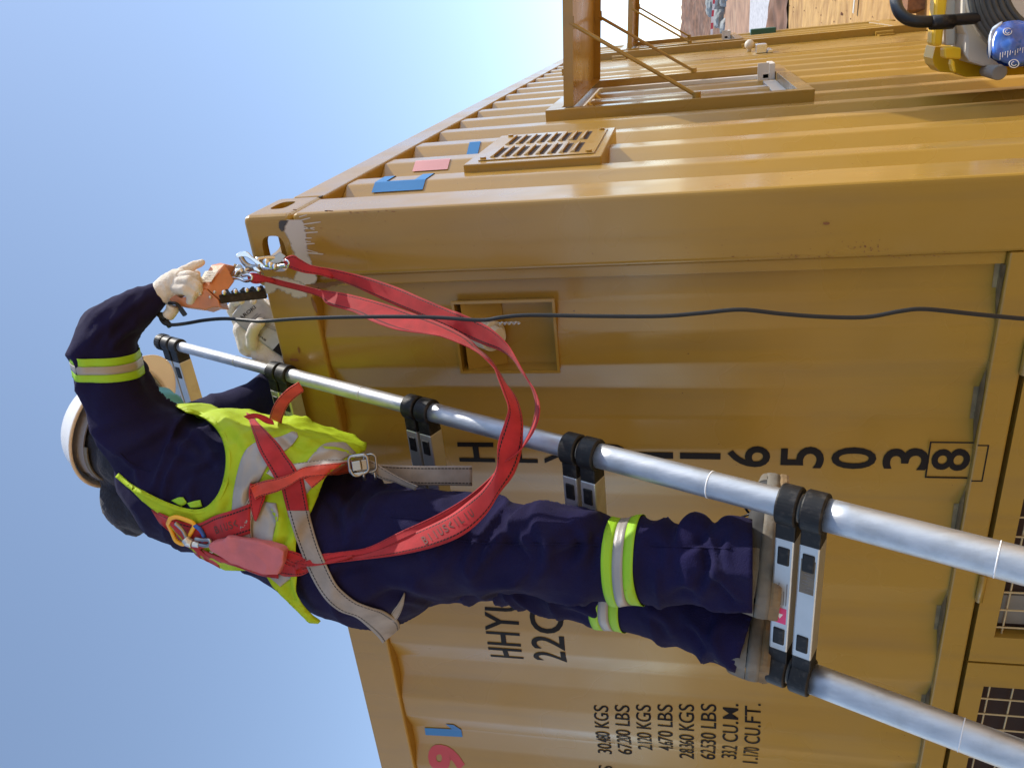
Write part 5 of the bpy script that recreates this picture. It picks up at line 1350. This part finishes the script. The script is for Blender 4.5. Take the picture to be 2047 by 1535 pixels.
plate([(548,512),(560,503),(572,512),(562,525),(545,530),(535,524)],1.675,.004,STEELD,hk,'hook_lever')
hk2=hook(0,0,0,0)
plate(smooth_loop([(459,551),(468,539),(476,528),(484,532),(488,541),(500,543),(494,548),(485,549),(478,556),(462,558)],2),1.652,.008,STEELD,hk2,'hook_body')
bm=NB(); tube(bm,cr([U(460,556,1.652),U(478,557,1.65),U(490,562,1.648),U(500,560,1.642),U(504,554,1.638),U(496,550,1.64),U(484,552,1.645)],5),.0034,n=10); tube(bm,cr([U(470,550,1.648),U(473,543,1.645),U(480,540,1.645),U(484,544,1.646)],4),.0045,n=10); obj('hook_eye',bm,CHROME,hk2,smooth=True)
bm=NB(); tube(bm,cr([U(488,541,1.656),U(500,538,1.665),U(516,540,1.672),U(522,548,1.68),U(520,556,1.69)],5),.0055,n=10); obj('hook_spine',bm,CHROME,hk2,smooth=True)
BVL=bvh(legA.data)
# printed letters on the wide part of the leg
strap_letters('BIIUS<ILIU',850,1088,10.3,-5.9,-9,-14.5,8.2,BVL,lan)
# ---------------------------------------------------------------- orange device held above the corner
dev=empty('handheld_marking_device',U(400,590,1.62),'orange metal handheld device with cream label and black toothed bar, held over the corner','hand tool')
def prism(pts,dd,th,nm,mt,parent,bev=.002,nrm=None):
    bm=NB(); f=bm.faces.new([bm.verts.new(U(x,y,d)) for (x,y),d in zip(pts,dd)])
    r=bmesh.ops.extrude_face_region(bm,geom=[f]); vv=[v for v in r['geom'] if isinstance(v,bmesh.types.BMVert)]
    n=nrm or FW
    for v in vv: v.co+=n*th
    bmesh.ops.recalc_face_normals(bm,faces=bm.faces); bmesh.ops.triangulate(bm,faces=[f for f in bm.faces if len(f.verts)>4]); return obj(nm,bm,mt,parent,bevel=bev)
def hexa(nm,mt,P,parent,bev=.002):
    """8 corners: front 4 then back 4, (px,py,D)"""
    bm=NB(); v=[bm.verts.new(U(*p)) for p in P]
    for q in((0,1,2,3),(7,6,5,4),(0,4,5,1),(1,5,6,2),(2,6,7,3),(3,7,4,0)): bm.faces.new([v[i] for i in q])
    bmesh.ops.recalc_face_normals(bm,faces=bm.faces); return obj(nm,bm,mt,parent,bevel=bev)
# upper wedge: pale top face with the label, darker side
hexa('upper_housing',ORANGE,[(392,580,1.60),(415,577,1.60),(450,528,1.635),(422,530,1.645),(392,600,1.64),(437,602,1.63),(474,533,1.675),(440,525,1.69)],dev)
hexa('upper_housing',ORANGE,[(415,577,1.600),(440,600,1.605),(468,563,1.635),(450,528,1.635),(405,590,1.65),(436,604,1.65),(470,560,1.68),(452,530,1.68)],dev)
bm=NB(); v=[bm.verts.new(U(*p)) for p in((398,564,1.606),(422,563,1.606),(437,539,1.624),(410,542,1.626))]; bm.faces.new(v); bm.normal_update()
o=obj('data_label',bm,CREAM,dev); o.location+=Vector((CP-U(418,552,1.61)).normalized()*.004); s_=o.modifiers.new('s','SOLIDIFY'); s_.thickness=.001
bm=NB()
for i in range(6):
    t=i/6+.1; A=U(401+(412-401)*t+2,561-19*t,1.606+.018*t); B=U(420+(435-420)*t-3,560-21*t,1.606+.018*t); obox(bm,A.lerp(B,.1),A.lerp(B,.85-.2*(i%2)),.0009,.0004,side=UPV)
o2=obj('label_print',bm,TEXTG,dev); o2.location+=Vector((CP-U(418,552,1.61)).normalized()*.0062)
prism([(334,594),(350,589),(362,596),(376,590),(395,580),(412,578),(436,600),(441,615),(424,614),(409,620),(398,617),(385,616),(358,612),(345,606)],[1.606,1.604,1.60,1.598,1.597,1.597,1.598,1.602,1.604,1.606,1.606,1.606,1.606,1.606],.05,'lower_housing',ORANGE,dev)
bm=NB()
for x,y in((401,587),(429,584),(420,594),(392,593)): bmesh.ops.create_uvsphere(bm,u_segments=12,v_segments=8,radius=.0032,matrix=Matrix.Translation(U(x,y,1.596)))
obj('screw_heads',bm,ALUF,dev,smooth=True)
bm=NB(); tube(bm,[U(467,530,1.668),U(476,534,1.672)],.004,n=10); obj('screw_heads',bm,ALUF,dev)
hexa('toothed_bar',BLK,[(437,590,1.60),(442,607,1.60),(533,597,1.655),(529,580,1.655),(439,588,1.632),(444,604,1.632),(535,594,1.687),(530,577,1.687)],dev,bev=.0015)
bm=NB()
for i in range(5):
    t=.16+.19*i; A=U(438+(529-438)*t,589-10*t,1.612+.055*t); tip=U(439+(529-438)*t,580-10*t,1.612+.055*t); obox(bm,A,tip,.016,.012,side=UPV,taper=.25)
obj('bar_teeth',bm,BLK,dev)
bm=NB()
for i in range(4):
    t=.08+.25*i; bmesh.ops.create_uvsphere(bm,u_segments=14,v_segments=8,radius=.0058,matrix=Matrix.Translation(U(440+(529-438)*t,586-10*t,1.60+.055*t)))
obj('bar_screws',bm,CHROME,dev,smooth=True)
bm=NB(); tube(bm,cr([U(346,612,1.61),U(343,622,1.612),U(334,634,1.615)],5),[.013]*5+[.012]*5+[.010],n=16); obj('cable_gland',bm,GLOVE,dev,smooth=True)
bm=NB(); tube(bm,cr([U(338,606,1.60),U(348,606,1.595),U(356,610,1.597),U(366,624,1.60),U(371,630,1.60)],5),.0035,n=8); obox(bm,U(360,616,1.598),U(370,630,1.598),.009,.005,side=RX); obj('cable_tie',bm,BLK2,dev)
# cable
cab=[(334,634,1.615),(322,627,1.612),(321,636,1.61),(328,646,1.608),(338,649,1.607),(352,649,1.606),(375,646,1.606),(410,640,1.59),(450,637,1.57),(490,640,1.54),(525,642,1.50)]
c3=[U(*p) for p in cab]
y0=c3[-1].y
for q in((600,637),(690,634),(800,633),(880,635),(960,640),(1005,634),(1060,630),(1200,632),(1320,632),(1400,626),(1480,619),(1560,627),(1640,633),(1730,634),(1800,622),(1850,618),(1950,628),(2047,637),(2150,642)):
    c3.append(EY(q[0],q[1],y0))
end=c3[-1]; c3+= [Vector((end.x+.02,end.y,.7)),Vector((end.x,end.y-.02,.3)),Vector((end.x+.05,end.y-.1,.02)),Vector((end.x+.5,end.y-.3,.01))]
bm=NB(); tube(bm,cr(c3,7),.0036,n=12); tag(obj('power_cable',bm,BLK2,smooth=True),'thin black cable hanging straight down from the orange device','cable')
bm=NB()
for a,b_ in(((318,628),(330,640)),((330,640),(340,652))): tube(bm,[U(a[0],a[1],1.612),U(b_[0],b_[1],1.609)],.006,n=9)
obj('cable_tape',bm,BLK,dev)
# ---------------------------------------------------------------- printed pouch in the far hand
po=empty('ink_pouch',U(525,665,1.865),'silvery printed pouch of black ink held in the worker far glove','pouch')
Q=[(462,634,1.862),(500,588,1.868),(566,640,1.872),(598,728,1.872),(588,732,1.868),(494,664,1.862)]
O_=[(466,640),(462,630),(480,606),(505,590),(520,592),(548,622),(568,648),(590,690),(600,722),(592,735),(578,727),(494,664)]
bm=NB(); f=bm.faces.new([bm.verts.new(U(x,y,1.868)) for x,y in O_]); r=bmesh.ops.extrude_face_region(bm,geom=[f]); 
for v in [v for v in r['geom'] if isinstance(v,bmesh.types.BMVert)]: v.co+=FW*.012
bmesh.ops.recalc_face_normals(bm,faces=bm.faces); obj('pouch_film',bm,FILM,po,bevel=.004,seg=3)
def ptext(s,A,B,up_,h,mt=TEXTG,d=1.8665,nm='pouch_print'):
    A3=U(*A,d); B3=U(*B,d); U3=U(*up_,d); x=B3-A3; W=x.length; x.normalize(); y=U3-A3; y=(y-x*y.dot(x)).normalized()
    bm=textmesh(s,1,1,.01); xs_=[v.co.x for v in bm.verts]; a,b_=min(xs_),max(xs_)
    for v in bm.verts: v.co=A3+x*((v.co.x-a)/(b_-a)*W)+y*(v.co.y*h/.7)
    obj(nm,bm,mt,po)
ptext('AROKI',(482,640),(512,616),(476,633),.009,INK)
ptext('BLACK INK',(530,682),(503,660),(533,675),.0042,INK)
bm=NB()
for i in range(16):
    t=i/15; A=U(500+60*t,640-2*t+28*t,1.8665); d2=U(520+62*t,622+32*t+18*t,1.8665); obox(bm,A,A.lerp(d2,.75+.2*math.sin(i*2.3)),.0010,.0003,side=UPV)
obj('pouch_print',bm,TEXTG,po)
prism([(545,700),(559,684),(570,694),(563,712)],[1.867]*4,-.0008,'pouch_print',INK,po,bev=0)
# ---------------------------------------------------------------- wheeled machine by the wall
mc=empty('hose_reel_machine',(.20,1.10,.02),'yellow and white wheeled machine with black handle and hose coil by the wall','machine')
def MB_(x,y,d=2.2): return U(x,y,d)
bm=NB(); hd=cr([MB_(1935,-60,2.35),MB_(1840,-58,2.35),MB_(1800,-48,2.33),MB_(1791,-20,2.28),MB_(1791,5,2.22),MB_(1800,28,2.18),MB_(1822,42,2.16),MB_(1860,44,2.15),(MB_(1940,38,2.15)),MB_(2040,30,2.15)],6)
tube(bm,hd,.0155,n=16); obj('tube_handle',bm,BLK2,mc,smooth=True)
bm=NB(); tube(bm,[MB_(1862,46,2.145),MB_(1905,44,2.145)],.019,n=14); obj('handle_grip',bm,BLK,mc,smooth=True)
def mprism(pts,d,th,nm,mt,bev=.008):
    return prism(pts,[d]*len(pts),th,nm,mt,mc,bev=bev,nrm=Vector((0,1,0)))
mprism([(1874,-60),(1902,-60),(1884,93),(1863,93)],2.24,.06,'yellow_upright',YEL)
mprism([(1870,94),(1911,94),(1911,96),(1960,98),(2047,60),(2200,0),(2200,150),(2047,150),(1930,155),(1912,147),(1880,145),(1868,132),(1864,118)],2.30,.10,'yellow_base',YEL,bev=.012)
mprism([(1888,97),(1905,94),(1922,96),(1922,120),(1889,118)],2.22,.05,'yellow_clip',YEL,bev=.005)
mprism([(1903,118),(1909,125),(1912,146),(1905,145),(1901,130)],2.20,.03,'yellow_clip',YEL,bev=.004)
mprism([(1888,-60),(1918,-60),(1910,92),(1890,92)],2.27,.05,'cream_panel',WHT,bev=.006)
bm=NB(); 
tank=[(1925,-60),(1922,50),(1930,70),(1928,110),(1940,126),(1965,134),(2060,134),(2200,120),(2200,-60)]
mprism(tank,2.21,.14,'white_tank',WHT,bev=.03)
c0=MB_(2112,-52,2.10)
ax_=(RX*-.25+FW*-.9+UPV*.1).normalized()
u_=ax_.orthogonal().normalized(); v_=ax_.cross(u_)
bm=NB()
for k,(rr_,off_) in enumerate(((.214,0),(.208,.012),(.203,.024),(.196,.034),(.188,.042),(.178,.048),(.168,.052))):
    tube(bm,[c0+ax_*off_*.6+(u_*math.cos(t)+v_*math.sin(t))*(rr_-.012*k*.3) for t in [2*math.pi*i/64 for i in range(64)]],.0085,n=10,close=True)
obj('hose_coil',bm,HOSE,mc,smooth=True)
bm=NB(); tube(bm,[c0-ax_*.03,c0+ax_*.035],.150,n=48); obj('reel_hub',bm,WHT,mc,bevel=.01)
bm=NB(); tube(bm,[c0-ax_*.035,c0-ax_*.02],.218,n=64); obj('reel_flange',bm,GRYP,mc,bevel=.004)
bm=NB(); tube(bm,[MB_(1970,142,2.30),MB_(1985,144,2.14),MB_(1998,146,2.08)],[.016,.018,.019],n=24); obj('grey_axle',bm,GRYP,mc,bevel=.003)
bm=NB(); box(bm,.10,.75,1.10,1.35,.05,.62); obj('machine_chassis',bm,YEL,mc,bevel=.02)
for x in(.14,.72):
    bm=NB(); tube(bm,[(x-.03,1.22,.12),(x+.03,1.22,.12)],.12,n=32); obj('wheel',bm,BLK2,mc,bevel=.01)
# blue film bag
bg_=empty('blue_bag',U(2010,90,2.0),'crumpled blue plastic bag with white print tucked against the hose coil','bag')
def pillow(nm,pts,d,th,mt,amp=.004):
    cx=sum(p[0] for p in pts)/len(pts); cy=sum(p[1] for p in pts)/len(pts); lp_=smooth_loop(pts,4)
    bm=NB(); rows=[]
    for sgn in(-1,1):
        for j in range(8):
            k=1-j/8; z=th*math.sqrt(max(0,1-k**3)); row=[]
            for x,y in lp_:
                P=U(cx+(x-cx)*k,cy+(y-cy)*k,d+sgn*z); P+=FW*sgn*(amp*noise.noise(P*38)+amp*.8*abs(noise.noise(P*75))*k); row.append(bm.verts.new(P))
            rows.append((sgn,j,row))
    n=len(lp_)
    for s_ in(0,8):
        for a in range(7):
            A,B=rows[s_+a][2],rows[s_+a+1][2]
            for i in range(n): bm.faces.new((A[i],A[(i+1)%n],B[(i+1)%n],B[i]))
        bm.faces.new(rows[s_+7][2])
    A,B=rows[0][2],rows[8][2]
    bmesh.ops.remove_doubles(bm,verts=bm.verts,dist=1e-5); bmesh.ops.recalc_face_normals(bm,faces=bm.faces)
    return obj(nm,bm,mt,bg_,smooth=True)
pillow('bag_film',[(1985,60),(2000,48),(2025,44),(2060,46),(2110,60),(2110,100),(2060,125),(2040,133),(2025,136),(2005,128),(1984,118),(1976,100)],2.0,.035,BLUEB,.012)
pillow('bag_edge',[(1980,62),(1992,50),(2004,44),(1998,56),(1988,72),(1982,95),(1978,118),(1974,100)],1.995,.012,CLEARF,.006)
for x,y,r_ in((2014,64,.0085),(2027,128,.010)):
    bm=NB(); c=U(x,y,1.962); tube(bm,[c+(RX*math.cos(t)*r_+UPV*math.sin(t)*r_*1.2) for t in [2*math.pi*i/24 for i in range(24)]],.0011,n=5,close=True); tube(bm,[c+(RX*math.cos(t)*r_*.5+UPV*math.sin(t)*r_*.6) for t in [2*math.pi*i/16 for i in range(12)]],.0010,n=5); obj('printed_emblem',bm,WHITE,bg_)
bm=NB()
for i in range(10):
    x=2000+i*5; A=U(x,106-i*1.2,1.961); obox(bm,A,U(x-1,120-i*1.5-3*(i%3),1.961),.0012,.0004,side=UPV)
obj('bag_print',bm,WHITE,bg_)
# ---------------------------------------------------------------- painted logo on the side wall
me=sidew.data
BVS=BVHTree.FromPolygons([v.co.copy() for v in me.vertices],[list(p.vertices) for p in me.polygons])
def side_logo(pts,mt):
    P=[]
    for x,y in pts:
        r=ray(x,y).normalized(); h=BVS.ray_cast(CP,r)
        q=h[0] if h[0] is not None else SX(x,y,-.006)
        P.append(q)
    ysv=[p.y for p in P]; zsv=[p.z for p in P]
    return min(ysv),max(ysv),min(zsv),max(zsv)
def side_poly(pts,mt):
    """flat artwork in (y,z) laid on the folds of the wall"""
    bm=NB(); f=bm.faces.new([bm.verts.new((0,y,z)) for y,z in pts])
    for yf in [p[0] for p in ps]: bmesh.ops.bisect_plane(bm,geom=bm.verts[:]+bm.edges[:]+bm.faces[:],plane_co=(0,yf,0),plane_no=(0,1,0))
    for v in bm.verts: v.co.x=max(sprof(v.co.y-.0005),sprof(v.co.y+.0005))+.0022+.0015*nz(v.co.y*2,v.co.z*1.3,9)
    bm.normal_update()
    for f in bm.faces:
        if f.normal.x<0: f.normal_flip()
    bmesh.ops.triangulate(bm,faces=bm.faces[:]); return obj('painted_logo',bm,mt,ct)
side_poly([(.281,2.40),(.50,2.40),(.50,2.372),(.318,2.372),(.318,2.298),(.50,2.298),(.50,2.270),(.281,2.270)],BLUE)
side_poly([(.556,2.385),(.60,2.385),(.60,2.285),(.556,2.285)],PINKP)
side_poly([(.82,2.30),(.88,2.30),(.88,2.265),(.82,2.265)],BLUE)
